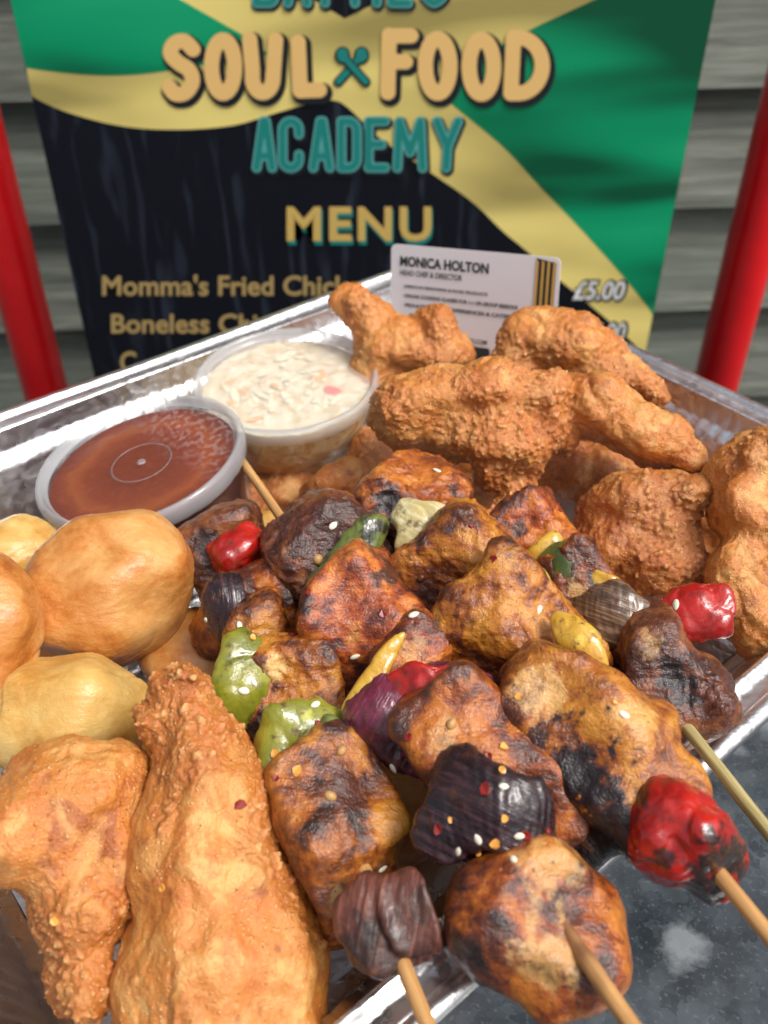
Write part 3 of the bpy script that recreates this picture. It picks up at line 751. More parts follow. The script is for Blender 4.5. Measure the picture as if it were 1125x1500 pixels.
# ------------------------------------------------------------------ foil tray
RIM = .055
C0 = PZ(643, 368, RIM); e1 = Vector((math.cos(math.radians(-140)), math.sin(math.radians(-140)), 0)); e2 = Vector((math.cos(math.radians(-50)), math.sin(math.radians(-50)), 0))
TL, TW, CR = .328, .261, .034
tray_c = C0 + e1 * TL / 2 + e2 * TW / 2; tray_c.z = 0
tray = empty('foil_tray', tray_c, 'large rectangular aluminium foil tray with crimped sides holding the food', 'tray')
def rr_path(n_side=150, n_cor=26):
    """rounded rectangle: list of (centre-line point, outward normal, arc length, corner weight)"""
    out = []; hx, hy = TL / 2 - CR, TW / 2 - CR; s_ = 0
    for q in range(4):
        sgx, sgy = ((1, 1), (-1, 1), (-1, -1), (1, -1))[q]; cx, cy = sgx * hx, sgy * hy
        for i in range(n_cor):
            a = math.radians(90 * q + 90 * i / n_cor); out.append((cx, cy, math.cos(a), math.sin(a), 1))
        nx_, ny_ = ((-1, 1), (-1, -1), (1, -1), (1, 1))[q]; a = math.radians(90 * (q + 1))
        for i in range(n_side):
            f = i / n_side; out.append((cx + (nx_ * hx - cx) * f, cy + (ny_ * hy - cy) * f, math.cos(a), math.sin(a), 0))
    return out
path = rr_path()
def sweep(name, prof, mat, close_floor=False):
    """prof: (inset from the outer edge, z, crimp amplitude)"""
    n = len(path); V = []; Fc = []; arcl = 0; last = None
    for i, (cx, cy, nx_, ny_, cw) in enumerate(path):
        px_, py_ = cx + nx_ * CR, cy + ny_ * CR
        if last is not None: arcl += math.hypot(px_ - last[0], py_ - last[1])
        last = (px_, py_)
        for (ins, z, cr) in prof:
            w = cr * (math.sin(arcl * 2 * math.pi / .0052) * (.6 + .4 * math.sin(arcl * 37)) + (1.5 * math.sin(arcl * 2 * math.pi / .013) if cw else 0))
            w += cr * .8 * math.sin(arcl * 61 + z * 90)
            r_ = CR - ins + w
            p = tray_c + e1 * (cx + nx_ * r_) + e2 * (cy + ny_ * r_)
            V.append((p.x - tray_c.x, p.y - tray_c.y, z + .25 * w + .0005 * math.sin(arcl * 23 + ins * 300)))
    m = len(prof)
    for i in range(n):
        for j in range(m - 1):
            a = i * m + j; b = ((i + 1) % n) * m + j; Fc.append((a, b, b + 1, a + 1))
    if close_floor: Fc.append(tuple(i * m + m - 1 for i in range(n)))
    me = mesh_from(name, V, Fc); return link_mesh(name, me, mat, tray, tray_c)
rimp = []
for i in range(10):                                       # rolled outer bead
    a = math.radians(250 - i * 27); rimp.append((.0026 + .0026 * -math.cos(a) * 1.0 - .0, RIM - .0026 + .0026 * math.sin(a), 0))
rimp += [(.0062, RIM - .0022, .0), (.0078, RIM - .0030, .0004), (.0096, RIM - .0028, .0004), (.0106, RIM - .0012, .0001), (.0116, RIM - .0006, 0), (.0126, RIM - .0014, .00005)]
sweep('rim', rimp, M['foil'])
wallp = [(.0126, RIM - .0014, .00005), (.0132, RIM - .004, .0002), (.0142, RIM - .008, .0007), (.0150, RIM - .0095, .0007), (.0175, RIM - .0105, .0006)]
for i in range(1, 12):
    f = i / 11; wallp.append((.0175 + .0150 * f, RIM - .0105 - (RIM - .0145) * f, .0008 * (1 - .6 * f)))
wallp += [(.0345, .0028, .0001), (.038, .0016, 0)]
sweep('side_wall', wallp, M['foil'])
n = len(path); V = []
for (cx, cy, nx_, ny_, cw) in path:
    r_ = CR - .038; p = e1 * (cx + nx_ * r_) + e2 * (cy + ny_ * r_); V.append((p.x, p.y, .0016))
link_mesh('base', mesh_from('base', V, [tuple(range(n))[::-1]], False), M['foil'], tray, tray_c)

# ------------------------------------------------------------------ tubs
def lathe(name, prof, mat, parent, loc, quat, seg=96, jag=None):
    V = []; Fc = []; m = len(prof)
    for j in range(seg):
        a = 2 * math.pi * j / seg
        for k_, (r, z) in enumerate(prof):
            rr = r + (jag(j, k_) if jag else 0)
            V.append((rr * math.cos(a), rr * math.sin(a), z))
    for j in range(seg):
        for k_ in range(m - 1):
            a = j * m + k_; b = ((j + 1) % seg) * m + k_; Fc.append((a, b, b + 1, a + 1))
    me = mesh_from(name, V, Fc); me.validate()
    o = link_mesh(name, me, mat, parent, loc); o.rotation_mode = 'QUATERNION'; o.rotation_quaternion = quat; return o
def disc(name, r, z, mat, parent, loc, quat, rings=24, seg=96, hfun=None):
    V = [(0, 0, z + (hfun(0, 0) if hfun else 0))]; Fc = []
    for i in range(1, rings + 1):
        for j in range(seg):
            a = 2 * math.pi * j / seg; rr = r * i / rings; x, y = rr * math.cos(a), rr * math.sin(a); V.append((x, y, z + (hfun(x, y) if hfun else 0)))
    for j in range(seg): Fc.append((0, 1 + j, 1 + (j + 1) % seg))
    for i in range(rings - 1):
        for j in range(seg):
            a = 1 + i * seg + j; b = 1 + i * seg + (j + 1) % seg; Fc.append((a, a + seg, b + seg, b))
    o = link_mesh(name, mesh_from(name, V, Fc), mat, parent, loc); o.rotation_mode = 'QUATERNION'; o.rotation_quaternion = quat; return o
def tub(name, label, centre, normal, R, hgt, fill_mat, lid_mat, fill_name, wall_mat, hfun):
    q = Vector(normal).normalized().to_track_quat('Z', 'Y'); c = Vector(centre)
    ax = q @ Vector((0, 0, 1)); base = c - ax * hgt
    e = empty(name, base, label, 'sauce tub', 'lidded plastic tubs in the tray')
    r1 = R - .0012; r0 = R * .76
    cup = lathe('cup', [(.0005, -hgt + .0008), (r0 - .002, -hgt + .0008), (r0, -hgt + .002), (r0 + .001, -hgt + .004), (r1 - .0006, -.010), (r1 - .0006, -.0065), (r1, -.006), (r1, -.0035)], M['cup'], e, c, q)
    lid = lathe('lid', [(R - .0005, -.0058), (R, -.005), (R, -.0012), (R - .0008, .0002), (R - .0013, .0004), (R - .0021, .0002), (R - .0026, -.0006), (R - .0029, -.0019), (R - .0038, -.0024)], M['lid'], e, c, q,
                jag=lambda j, k_: -.00025 if (j % 8 == 0 and k_ < 3) else 0)
    w = disc('lid_window', R - .0038, -.0024, lid_mat, lid, c, q)
    w.parent = lid; w.location = (0, 0, 0); w.rotation_quaternion = (1, 0, 0, 0)
    # moulded rings and the gate mark in the middle of the lid
    for (ra, rb, hh) in ((.0100, .0101, .0002), (.0000, .0012, .0005)):
        g = lathe('moulded_ring', [(max(ra - .0002, .00005), -.0026 + .0001), (ra + .0001, -.0026 + hh), (rb, -.0026 + hh), (rb + .0003, -.0026 + .0001)], M['lid'], lid, c, q)
        g.parent = lid; g.location = (0, 0, 0); g.rotation_quaternion = (1, 0, 0, 0)
    fb = r0 + (r1 - r0) * .0
    fl = lathe(fill_name, [(.0004, -hgt + .0018), (r0 - .003, -hgt + .0018), (r0 - .0008, -hgt + .004), (r1 - .0018, -.010), (r1 - .0024, -.0042)], wall_mat, e, c, q)
    tp = disc(fill_name + '_surface', r1 - .0024, -.0040, fill_mat, e, c, q, hfun=hfun)
    return e, c, q
def sauce_mat(name):
    t = NT(name); co = t.n('ShaderNodeTexCoord').outputs['Object']
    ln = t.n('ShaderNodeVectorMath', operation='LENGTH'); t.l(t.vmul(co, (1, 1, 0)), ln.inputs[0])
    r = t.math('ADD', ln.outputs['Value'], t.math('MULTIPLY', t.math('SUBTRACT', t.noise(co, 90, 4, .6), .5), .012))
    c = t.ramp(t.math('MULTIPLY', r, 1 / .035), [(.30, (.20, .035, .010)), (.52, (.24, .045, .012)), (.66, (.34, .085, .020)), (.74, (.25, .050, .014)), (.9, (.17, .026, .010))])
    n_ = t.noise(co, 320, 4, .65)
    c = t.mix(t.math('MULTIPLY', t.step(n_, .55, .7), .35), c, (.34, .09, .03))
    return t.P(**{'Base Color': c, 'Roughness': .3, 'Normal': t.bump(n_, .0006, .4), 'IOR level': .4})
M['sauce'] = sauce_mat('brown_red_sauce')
M['sauce_side'] = m_plain('sauce_through_cup', (.085, .012, .006), .3)
t = NT('coleslaw_mix'); co = t.n('ShaderNodeTexCoord').outputs['Object']
v_ = t.voro(t.vmul(co, (1, 1.7, 1)), 230, 'F1', 'Color'); n_ = t.noise(co, 150, 4, .6, 1.); sep = t.n('ShaderNodeSeparateColor'); t.l(v_, sep.inputs[0])
c = t.ramp(sep.outputs[0], [(.1, (.70, .56, .33)), (.4, (.80, .72, .52)), (.7, (.84, .79, .64)), (.95, (.74, .55, .33))])
c = t.mix(t.math('MULTIPLY', t.step(n_, .42, .3), .6), c, (.52, .34, .15))
M['slaw'] = t.P(**{'Base Color': c, 'Roughness': .35, 'Normal': t.bump(t.math('ADD', t.voro(co, 230), n_), .0012, .8), 'Subsurface Weight': .15, 'Subsurface Radius': (.003, .002, .001), 'Subsurface Scale': 1.})
t = NT('coleslaw_side'); co = t.n('ShaderNodeTexCoord').outputs['Object']
v_ = t.voro(t.vmul(co, (1, 1, 2.2)), 210, 'F1', 'Distance'); n_ = t.noise(co, 130, 4, .6, 1.5)
c = t.ramp(n_, [(.34, (.56, .28, .08)), (.5, (.74, .48, .20)), (.64, (.82, .66, .38))])
c = t.mix(t.math('MULTIPLY', t.step(v_, .25, .1), .4), c, (.30, .11, .02))
M['slaw_side'] = t.P(**{'Base Color': c, 'Roughness': .4, 'Normal': t.bump(n_, .001, .6)})
R_L = .0352
c_s = PZ(203, 668, .063)
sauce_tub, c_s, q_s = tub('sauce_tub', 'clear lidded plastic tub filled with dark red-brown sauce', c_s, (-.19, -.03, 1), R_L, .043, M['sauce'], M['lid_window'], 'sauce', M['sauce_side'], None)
c_c = PZ(418, 552, .060)
slaw_tub, c_c, q_c = tub('coleslaw_tub', 'clear lidded plastic tub filled with creamy coleslaw', c_c, (-.03, -.06, 1), R_L, .031, M['slaw'], M['lid_milky'], 'coleslaw', M['slaw_side'],
                         lambda x, y: .0005 * math.sin(x * 700 + 2 * math.sin(y * 500)) * math.cos(y * 620) - .0002)
# shreds of cabbage and carrot pressed under the coleslaw lid
bm = bmesh.new(); rr = random.Random(5); mats = []
for i in range(60):
    a = rr.uniform(0, 2 * math.pi); r = (R_L - .012) * math.sqrt(rr.random()); L_ = rr.uniform(.003, .009); w = rr.uniform(.0016, .0034); an = rr.uniform(0, math.pi)
    mtx = Matrix.Translation((r * math.cos(a), r * math.sin(a), -.0042 + rr.uniform(-.0004, .0006))) @ Matrix.Rotation(an, 4, 'Z') @ Matrix.Rotation(rr.uniform(-.25, .25), 4, 'Y') @ Matrix.Diagonal((L_, w, .0012, 1))
    g = bmesh.ops.create_icosphere(bm, subdivisions=2, radius=.5, matrix=mtx)
    k_ = 1 if rr.random() < .12 else (2 if rr.random() < .05 else 0)
    for v in g['verts']:
        for f in v.link_faces: f.material_index = k_; f.smooth = True
me = bpy.data.meshes.new('shreds'); bm.to_mesh(me); bm.free()
for m_ in (m_plain('cabbage', (.84, .79, .60), .35), m_plain('carrot', (.78, .40, .14), .35), m_plain('red_shred', (.70, .16, .14), .35)): me.materials.append(m_)
o = link_mesh('shreds', me, None, slaw_tub, c_c); o.rotation_mode = 'QUATERNION'; o.rotation_quaternion = q_c; o['kind'] = 'stuff'
pk = PZ(487, 573, .0560); bm = bmesh.new(); bmesh.ops.create_icosphere(bm, subdivisions=3, radius=1, matrix=Matrix.Diagonal((.0042, .0026, .0012, 1)))
me = bpy.data.meshes.new('red_pepper_bit'); bm.to_mesh(me); bm.free(); o = link_mesh('red_pepper_bit', me, m_plain('red_bit', (.80, .10, .10), .35), slaw_tub, pk); o.rotation_euler = (0, 0, -.6)

# ------------------------------------------------------------------ business card
tl, tr = PT(573, 357, .412), PT(822, 378, .380)
ex = (tr - tl); cw_ = ex.length; ex = ex.normalized(); up = Vector((.05, .22, 1)); up = (up - ex * up.dot(ex)).normalized(); nn = ex.cross(up).normalized()
if nn.y > 0: nn = -nn
ch_ = cw_ * .64
bl = tl - up * ch_
card = empty('business_card', (bl + ex * cw_ / 2), 'white business card with rounded corners standing in the tray corner behind chicken', 'card')
mt = Matrix((ex, up, nn)).transposed()
def card_pt(a, b, k_=0): return bl + ex * (a * cw_) + up * (b * ch_) + nn * k_
def card_poly(name, pts, mat, k_, thick=None):
    loc = card.location; V = [card_pt(a, b, k_) - loc for a, b in pts]; n = len(V); Fc = [tuple(range(n))]
    if thick:
        V += [card_pt(a, b, k_ - thick) - loc for a, b in pts]; Fc.append(tuple(range(2 * n - 1, n - 1, -1)))
        Fc += [(i, i + n, (i + 1) % n + n, (i + 1) % n) for i in range(n)]
    return link_mesh(name, mesh_from(name, V, Fc, False), mat, card, loc)
rc = .035; pts = []
for q, (cx, cy) in enumerate(((1 - rc, 1 - rc * 1.56), (rc, 1 - rc * 1.56), (rc, rc * 1.56), (1 - rc, rc * 1.56))):
    for i in range(7):
        a = math.radians(90 * q + 15 * i); pts.append((cx + rc * math.cos(a), cy + rc * 1.56 * math.sin(a)))
M['card'] = m_plain('white_card', (.74, .70, .71), .4); M['card_ink'] = m_plain('card_ink', (.02, .03, .03), .5); M['card_grey'] = m_plain('card_grey_ink', (.05, .055, .05), .5); M['card_gold'] = m_plain('card_gold', (.62, .36, .07), .5)
card_poly('sheet', pts, M['card'], 0, .0006)
card_poly('stripe_panel', [(.868, .12), (.978, .12), (.978, .955), (.868, .985)], M['card_ink'], .00015)
for i in range(4):
    a = .868 + i * .0315; card_poly('stripe', [(a, .121), (a + .013, .121), (a + .013, .955), (a, .975)], M['card_gold'], .0003)
def card_text(body, a0, a1, b0, b1, mat, off=.01):
    loc = card.location
    me = fit(text_mesh('lettering', body, off), lambda x, y: tuple(card_pt(a0 + x * (a1 - a0), b0 + y * (b1 - b0), .0003) - loc)); link_mesh('lettering', me, mat, card, loc)
card_text('MONICA HOLTON', .06, .60, .815, .905, M['card_ink'], .035)
card_text('HEAD CHEF & DIRECTOR', .06, .445, .735, .785, M['card_grey'], .02)
card_text('· JAMAICAN SEASONING & FOOD PRODUCTS', .075, .60, .620, .655, M['card_grey'], .035)
card_text('· ONLINE COOKING CLASSES FOR 1-1 OR GROUP SESSIONS', .075, .78, .540, .575, M['card_grey'], .035)
card_text('· PRIVATE DINING EXPERIENCES & CATERING', .075, .80, .455, .490, M['card_grey'], .035)
card_text('07', .12, .17, .36, .40, M['card_grey'], .035)
card_text('HOO.COM', .46, .61, .200, .240, M['card_ink'], .02)
card_poly('badge', [(.46, .05), (.62, .05), (.63, .07), (.63, .15), (.62, .17), (.46, .17), (.45, .15), (.45, .07)], M['card_ink'], .0002)
card_poly('badge_dot', [(.49 + .022 * math.cos(i * .524), .11 + .036 * math.sin(i * .524)) for i in range(12)], M['card_gold'], .0004)

# ------------------------------------------------------------------ fried dumplings
G_D = 'fried dumplings heaped in the tray'
def dumpling(label, base, blobs, mat='dough', **kw):
    o = sdf_piece('fried_dumpling', M[mat], base, blobs, k=kw.pop('k', 7.), res=kw.pop('res', .8), disp=dough, **kw)
    return tag(o, label, 'dumpling', G_D)
dumpling('round golden fried dumpling with a creased top, right below the sauce tub', (162, 862, 58),
         [('e', 160, 868, 0, 118, 104, 18), ('e', 195, 820, 2, 70, 66, 16), ('e', 130, 880, 1, 84, 82, 17)], res=.6)
dumpling('pale yellow smooth fried dumpling between the golden dumpling and the fried chicken leg', (105, 1040, 50), [('e', 105, 1042, 0, 114, 82, 20), ('e', 80, 1065, 0, 96, 66, 18)], 'dough_pale', res=.65)
dumpling('speckled orange-brown fried dumpling leaning on the left side of the golden one', (-12, 940, 64), [('e', -12, 945, 0, 64, 128, 16), ('e', -40, 900, 0, 70, 110, 16)], res=.65)
dumpling('small pale fried dumpling half hidden behind the golden one beside the foil wall', (35, 815, 46), [('e', 35, 818, 0, 66, 62, 16), ('e', 10, 850, 0, 60, 50, 15)], 'dough_pale')
dumpling('fried dumpling in shade below the dark onion, under the first skewer', (285, 965, 32), [('e', 285, 965, 0, 74, 66, 16)])
dumpling('fried dumpling peeping out between chicken leg and green pepper pieces', (350, 1110, 34), [('e', 350, 1115, 0, 70, 70, 15)])
dumpling('yellow fried dumpling behind the red tomato piece of the first skewer', (408, 795, 34), [('e', 408, 800, 0, 62, 48, 14)], 'dough_pale')
dumpling('small brown fried dumpling at the foot of the sauce tub', (352, 770, 26), [('e', 352, 775, 0, 46, 42, 13)])
for (u, v, z, lab) in ((560, 1180, 13, 'buried fried dumpling under the middle of the second skewer'), (440, 1240, 15, 'buried fried dumpling beneath the thick end of the chicken leg'),
                       (690, 930, 24, 'buried fried dumpling under the third skewer'), (850, 1010, 24, 'buried fried dumpling under the fourth skewer'), (120, 1130, 22, 'buried fried dumpling beneath the pale yellow one'),
                       (60, 930, 22, 'buried fried dumpling beneath the golden one'), (520, 880, 22, 'buried fried dumpling under the back end of the second skewer'), (250, 1300, 22, 'buried fried dumpling below the chicken leg')):
    dumpling(lab, (u, v, z), [('e', u, v, 0, 100, 82, 16), ('e', u + 20, v - 15, 0, 80, 62, 15)], res=1.1)

# ------------------------------------------------------------------ fried chicken
G_C = 'fried chicken pieces in the tray'
def chicken(name, label, base, blobs, mat='fried', rough=1., lump=1., zones=(), wrk=.6, **kw):
    o = sdf_piece(name, M[mat], base, blobs, k=kw.pop('k', 4.5), res=kw.pop('res', .62), disp=crust(rough, lump, zones, wrk), **kw)
    return tag(o, label, 'fried chicken', G_C)
chicken('fried_chicken_wing', 'knobbly fried chicken wing leaning against the business card next to the coleslaw', (595, 500, 66),
        [('e', 522, 447, -4, 38, 22, 8, -15), ('e', 545, 470, -3, 40, 34, 10), ('e', 585, 510, 0, 66, 44, 15, -10), ('e', 642, 482, 3, 30, 36, 11), ('e', 648, 520, 2, 46, 32, 13), ('e', 560, 545, -2, 50, 40, 13)], k=3.5, zones=[(640, 475, 45, 1), (525, 445, 40, .9), (575, 500, 40, .1)])
chicken('fried_chicken_wing', 'large crisp fried chicken wing with ragged dangling crumbs, on top between coleslaw and skewers', (680, 615, 74),
        [('e', 635, 595, 0, 88, 60, 15, -4), ('e', 725, 572, 2, 82, 42, 14, -5), ('e', 592, 612, 0, 46, 46, 13), ('e', 742, 640, 3, 62, 56, 14), ('e', 690, 636, 1, 74, 40, 12), ('e', 800, 628, 0, 34, 36, 10), ('e', 790, 580, 0, 40, 42, 12), ('e', 722, 690, 2, 34, 28, 8), ('e', 752, 722, 2, 18, 28, 6, 15), ('e', 722, 760, 3, 27, 17, 6), ('e', 772, 692, 0, 17, 30, 6, -10), ('e', 742, 745, 2, 16, 18, 5)], rough=1.1, k=3.5, res=.5, zones=[(640, 585, 60, .3), (735, 690, 80, 1), (790, 600, 40, .8), (590, 630, 35, .7)])
chicken('fried_chicken_wing', 'domed fried chicken piece right in front of the striped end of the card', (830, 505, 72),
        [('e', 815, 505, 0, 90, 52, 17, -6), ('e', 762, 535, 0, 54, 40, 14), ('e', 895, 545, 0, 72, 34, 14, -22), ('e', 955, 575, 0, 24, 20, 8), ('e', 850, 560, -3, 80, 40, 14)], zones=[(800, 470, 60, .2), (820, 530, 50, .8), (955, 575, 40, 1)], res=.55)
chicken('fried_chicken_wing', 'smooth tapering fried chicken wing below the domed piece, pointing towards the tray wall', (930, 625, 74),
        [('e', 872, 592, 0, 70, 44, 14, -20), ('e', 945, 635, 2, 80, 42, 14, -28), ('e', 1000, 672, 2, 36, 28, 11, -30), ('e', 822, 610, 1, 36, 46, 12), ('e', 826, 645, 1, 24, 22, 9)], rough=.9, k=3.5, zones=[(940, 630, 80, .05), (825, 620, 45, 1)], res=.5)
chicken('fried_chicken_thigh', 'flat craggy fried chicken piece between the tapering wing and the red pepper', (935, 775, 56),
        [('e', 925, 745, 0, 72, 62, 13, 10), ('e', 895, 805, 1, 52, 56, 13), ('e', 965, 832, 2, 78, 40, 13), ('e', 1005, 720, 0, 44, 34, 11, -30), ('e', 985, 775, 0, 40, 50, 11)], 'fried2', rough=1.1, zones=[(900, 740, 55, .15), (985, 760, 50, 1), (960, 840, 60, .7)], res=.5)
chicken('fried_chicken_thigh', 'long knobbly fried chicken piece lying along the right side wall of the tray', (1095, 800, 60),
        [('e', 1118, 672, 0, 50, 56, 14), ('e', 1070, 690, -2, 34, 40, 10, 30), ('e', 1105, 752, 2, 62, 52, 15), ('e', 1085, 838, 3, 52, 56, 15), ('e', 1112, 905, 2, 60, 66, 15), ('e', 1150, 800, 0, 60, 130, 15)], zones=[(1100, 760, 50, .3), (1110, 930, 50, .1)], res=.5)
chicken('fried_chicken_piece', 'brown fried chicken piece at the foot of the coleslaw tub', (510, 712, 38), [('e', 510, 712, 0, 66, 42, 14, 12), ('e', 545, 735, 0, 50, 40, 12)], 'fried2', res=.8)
chicken('fried_chicken_piece', 'fried chicken piece squeezed between the coleslaw tub and the large wing', (545, 668, 40), [('e', 540, 668, 0, 34, 36, 11), ('e', 568, 682, 0, 48, 38, 12)], 'fried2', res=.8)
chicken('fried_chicken_piece', 'shaded fried chicken piece underneath the large wing and the tapering wing', (850, 690, 42), [('e', 840, 695, 0, 74, 48, 13), ('e', 900, 720, 0, 60, 50, 12)], 'fried2', res=.8)
chicken('fried_chicken_piece', 'small fried chicken piece added low between the two tubs to hide bright foil', (420, 722, 22), [('e', 420, 722, 0, 60, 40, 14), ('e', 385, 740, 0, 40, 34, 12)], 'fried2', res=.9)  # added piece, covers the shining tray floor so this gap looks dark
for (u, v, z, lab) in ((700, 650, 26, 'buried fried chicken piece beneath the large wing'), (900, 640, 30, 'buried fried chicken piece beneath the tapering wing'), (840, 570, 34, 'buried fried chicken piece beneath the domed one'), (1010, 760, 28, 'buried fried chicken piece below the flat craggy one'),
                       (610, 570, 28, 'buried fried chicken piece beneath the wing leaning on the card'), (1110, 850, 26, 'buried fried chicken piece below the one along the side wall'), (690, 760, 24, 'buried fried chicken piece behind the third skewer')):
    chicken('fried_chicken_piece', lab, (u, v, z), [('e', u, v, 0, 88, 58, 16), ('e', u + 30, v + 12, 0, 60, 50, 14)], 'fried2', res=1.1)
ax_ = [(247, 1012, 40), (280, 1100, 70), (302, 1200, 104), (318, 1300, 126), (334, 1400, 146), (342, 1490, 146), (342, 1560, 120)]
dr = [('c', a[0], a[1], 0, a[2], b[0], b[1], 0, b[2]) for a, b in zip(ax_[:-1], ax_[1:])]
dr = [(*q[:3], -i * 1.0, q[4], *q[5:7], -(i + 1) * 1.0, q[8]) for i, q in enumerate(dr)]
dr += [('e', 205, 1060, 0, 22, 24, 7), ('e', 262, 1000, 1, 30, 16, 7)]
chicken('fried_chicken_drumstick', 'big fried chicken drumstick with its bone end towards the dumplings', (335, 1270, 60), dr, rough=.9, lump=1.0, wrk=.3, res=.44, k=4, char=[(262, 1010, 26, .4)], zones=[(265, 1060, 80, 1), (395, 1170, 60, 1), (450, 1300, 55, .95), (290, 1330, 100, 0), (370, 1420, 90, .15), (310, 1200, 40, .3)])
chicken('fried_chicken_wing', 'fried chicken wing with smooth top and crumbly tip, beside the drumstick', (105, 1240, 60),
        [('e', 105, 1160, 0, 108, 74, 16), ('e', 55, 1225, 1, 104, 84, 17), ('e', 120, 1320, 1, 72, 72, 15), ('e', 146, 1415, 1, 44, 62, 12, 10), ('e', 172, 1250, 0, 40, 80, 14), ('e', 5, 1225, 2, 24, 30, 9)], rough=1., wrk=.3, res=.46, zones=[(100, 1150, 110, 0), (60, 1240, 70, .1), (120, 1350, 70, .9), (150, 1430, 60, 1)])

# ------------------------------------------------------------------ skewers
def skewer(label, back, front, tip, mat='bamboo', r=.0016):
    A = PZ(back[0], back[1], back[2] / 1000); B = PZ(front[0], front[1], front[2] / 1000)
    d = (B - A).normalized(); T = B + d * tip
    e = empty('kebab_skewer', A, label, 'skewer', 'grilled kebab skewers')
    st_ = tube('stick', M[mat], A, T, r * .9, r, parent=e, seg=14, rings=26, wob=.00012)
    AXIS[e.name] = (back, front)
    return e
AXIS = {}
def axis_z(e, u, v):
    (u0, v0, z0_), (u1, v1, z1_) = AXIS[e.name]
    f = ((u - u0) * (u1 - u0) + (v - v0) * (v1 - v0)) / ((u1 - u0) ** 2 + (v1 - v0) ** 2)
    return z0_ + (z1_ - z0_) * f
def bit(e, name, mat, base, blobs, disp=grilled, k=3., res=.5, cuts=0, up=None, **kw):
    up = (-1.5 if name == CH else 10.) if up is None else up           # threaded on the stick
    base = (base[0], base[1], axis_z(e, base[0], base[1]) + up)
    (u0, v0, _), (u1, v1, _) = AXIS[e.name]; row = math.degrees(math.atan2(v0 - v1, u1 - u0))
    out = []
    for b in blobs:
        if b[0] == 'b':
            a = b[7] if len(b) > 7 else 0
            q = round((a - row) / 90.); na = row + 90 * q + random.uniform(-7, 7); along = q % 2 == 0
            b = (*b[:4], b[4] * (1.18 if along else 1.04), b[5] * (1.04 if along else 1.18), b[6], na)
        out.append(b)
    blobs = out; kw.setdefault('wv', .05 if name == CH else .06)
    return sdf_piece(name, M[mat], base, blobs, k=k, res=res, disp=disp, cuts=cuts, parent=e, **kw)
CH = 'chicken_chunk'; PP = 'pepper_piece'; ON = 'onion_piece'
# first skewer
s1 = skewer('kebab skewer with red tomato, green peppers and a curled dark onion at its front', (318, 742, 54), (592, 1418, 66), .07)
bit(s1, CH, 'grill_dark', (338, 815, 50), [('b', 338, 815, 0, 54, 50, 13, 10), ('e', 320, 845, 0, 36, 36, 11)], cuts=3, char=[(300, 800, 22, .8)])
bit(s1, PP, 'tomato', (352, 812, 58), [('s', 352, 808, 3, 40, 34, 6, 20, 7, 9, 1.9), ('e', 348, 812, 2, 33, 30, 4.5, 20)], blister, k=2., pale=[(356, 800, 5, .6)], ang=20)
bit(s1, CH, 'grill', (370, 885, 53), [('b', 378, 882, 0, 46, 40, 12, -10), ('e', 320, 925, -3, 34, 46, 11)], cuts=3, char=[(360, 860, 14, .5)])
bit(s1, ON, 'onion_black', (334, 896, 62), [('s', 334, 896, 3, 31, 46, 6, 8, 6, 11, 1.5), ('e', 336, 898, -2, 28, 42, 5, 8)], wrinkly, ang=8)
bit(s1, CH, 'grill_gold', (388, 950, 55), [('b', 385, 945, 0, 52, 40, 12, -25)], cuts=3, char=[(330, 990, 30, .7)])
bit(s1, PP, 'green', (354, 1003, 58), [('s', 354, 1003, 3, 40, 64, 6, 10, 9, 15, 1.7)], veg, ang=10, char=[(372, 1050, 8, .6)])
bit(s1, CH, 'grill_gold', (430, 1015, 57), [('b', 432, 1010, 0, 56, 60, 13, -30), ('e', 390, 1050, 0, 40, 30, 10)], cuts=3, pale=[(410, 985, 20, .95)], char=[(385, 1060, 26, .85)])
bit(s1, PP, 'green', (442, 1085, 60), [('s', 440, 1080, 3, 72, 52, 6, 38, 12, 14, 1.6), ('s', 400, 1120, 2, 30, 40, 6, -10, 9, 12, 1.5)], veg, ang=38, pale=[(450, 1050, 10, .8)])
bit(s1, PP, 'green_dark', (500, 1085, 56), [('s', 500, 1090, 2, 22, 44, 6, 35, 8, 20, 1.4)], veg, ang=35)
bit(s1, CH, 'grill_gold', (497, 1205, 58), [('b', 492, 1180, 0, 70, 74, 14, -12), ('b', 508, 1258, 0, 62, 78, 13, -16), ('e', 530, 1310, -3, 52, 44, 11), ('e', 468, 1120, 1, 38, 40, 10)], disp=grilled_s, cuts=3, char=[(500, 1160, 36, .6), (545, 1270, 20, .4)], pale=[(500, 1300, 18, .5)], res=.42)
bit(s1, ON, 'onion_dark', (572, 1345, 60), [('s', 555, 1345, 2, 52, 58, 6, -12, 9, 18, 1.6), ('s', 606, 1338, 3, 34, 56, 6, 18, -14, 18, 1.5), ('s', 570, 1380, 0, 60, 34, 6, 0, 16, 9, 1.6)], wrinkly, k=1.5, ang=-12, char=[(540, 1390, 60, .7), (620, 1320, 30, .6)], up=5)
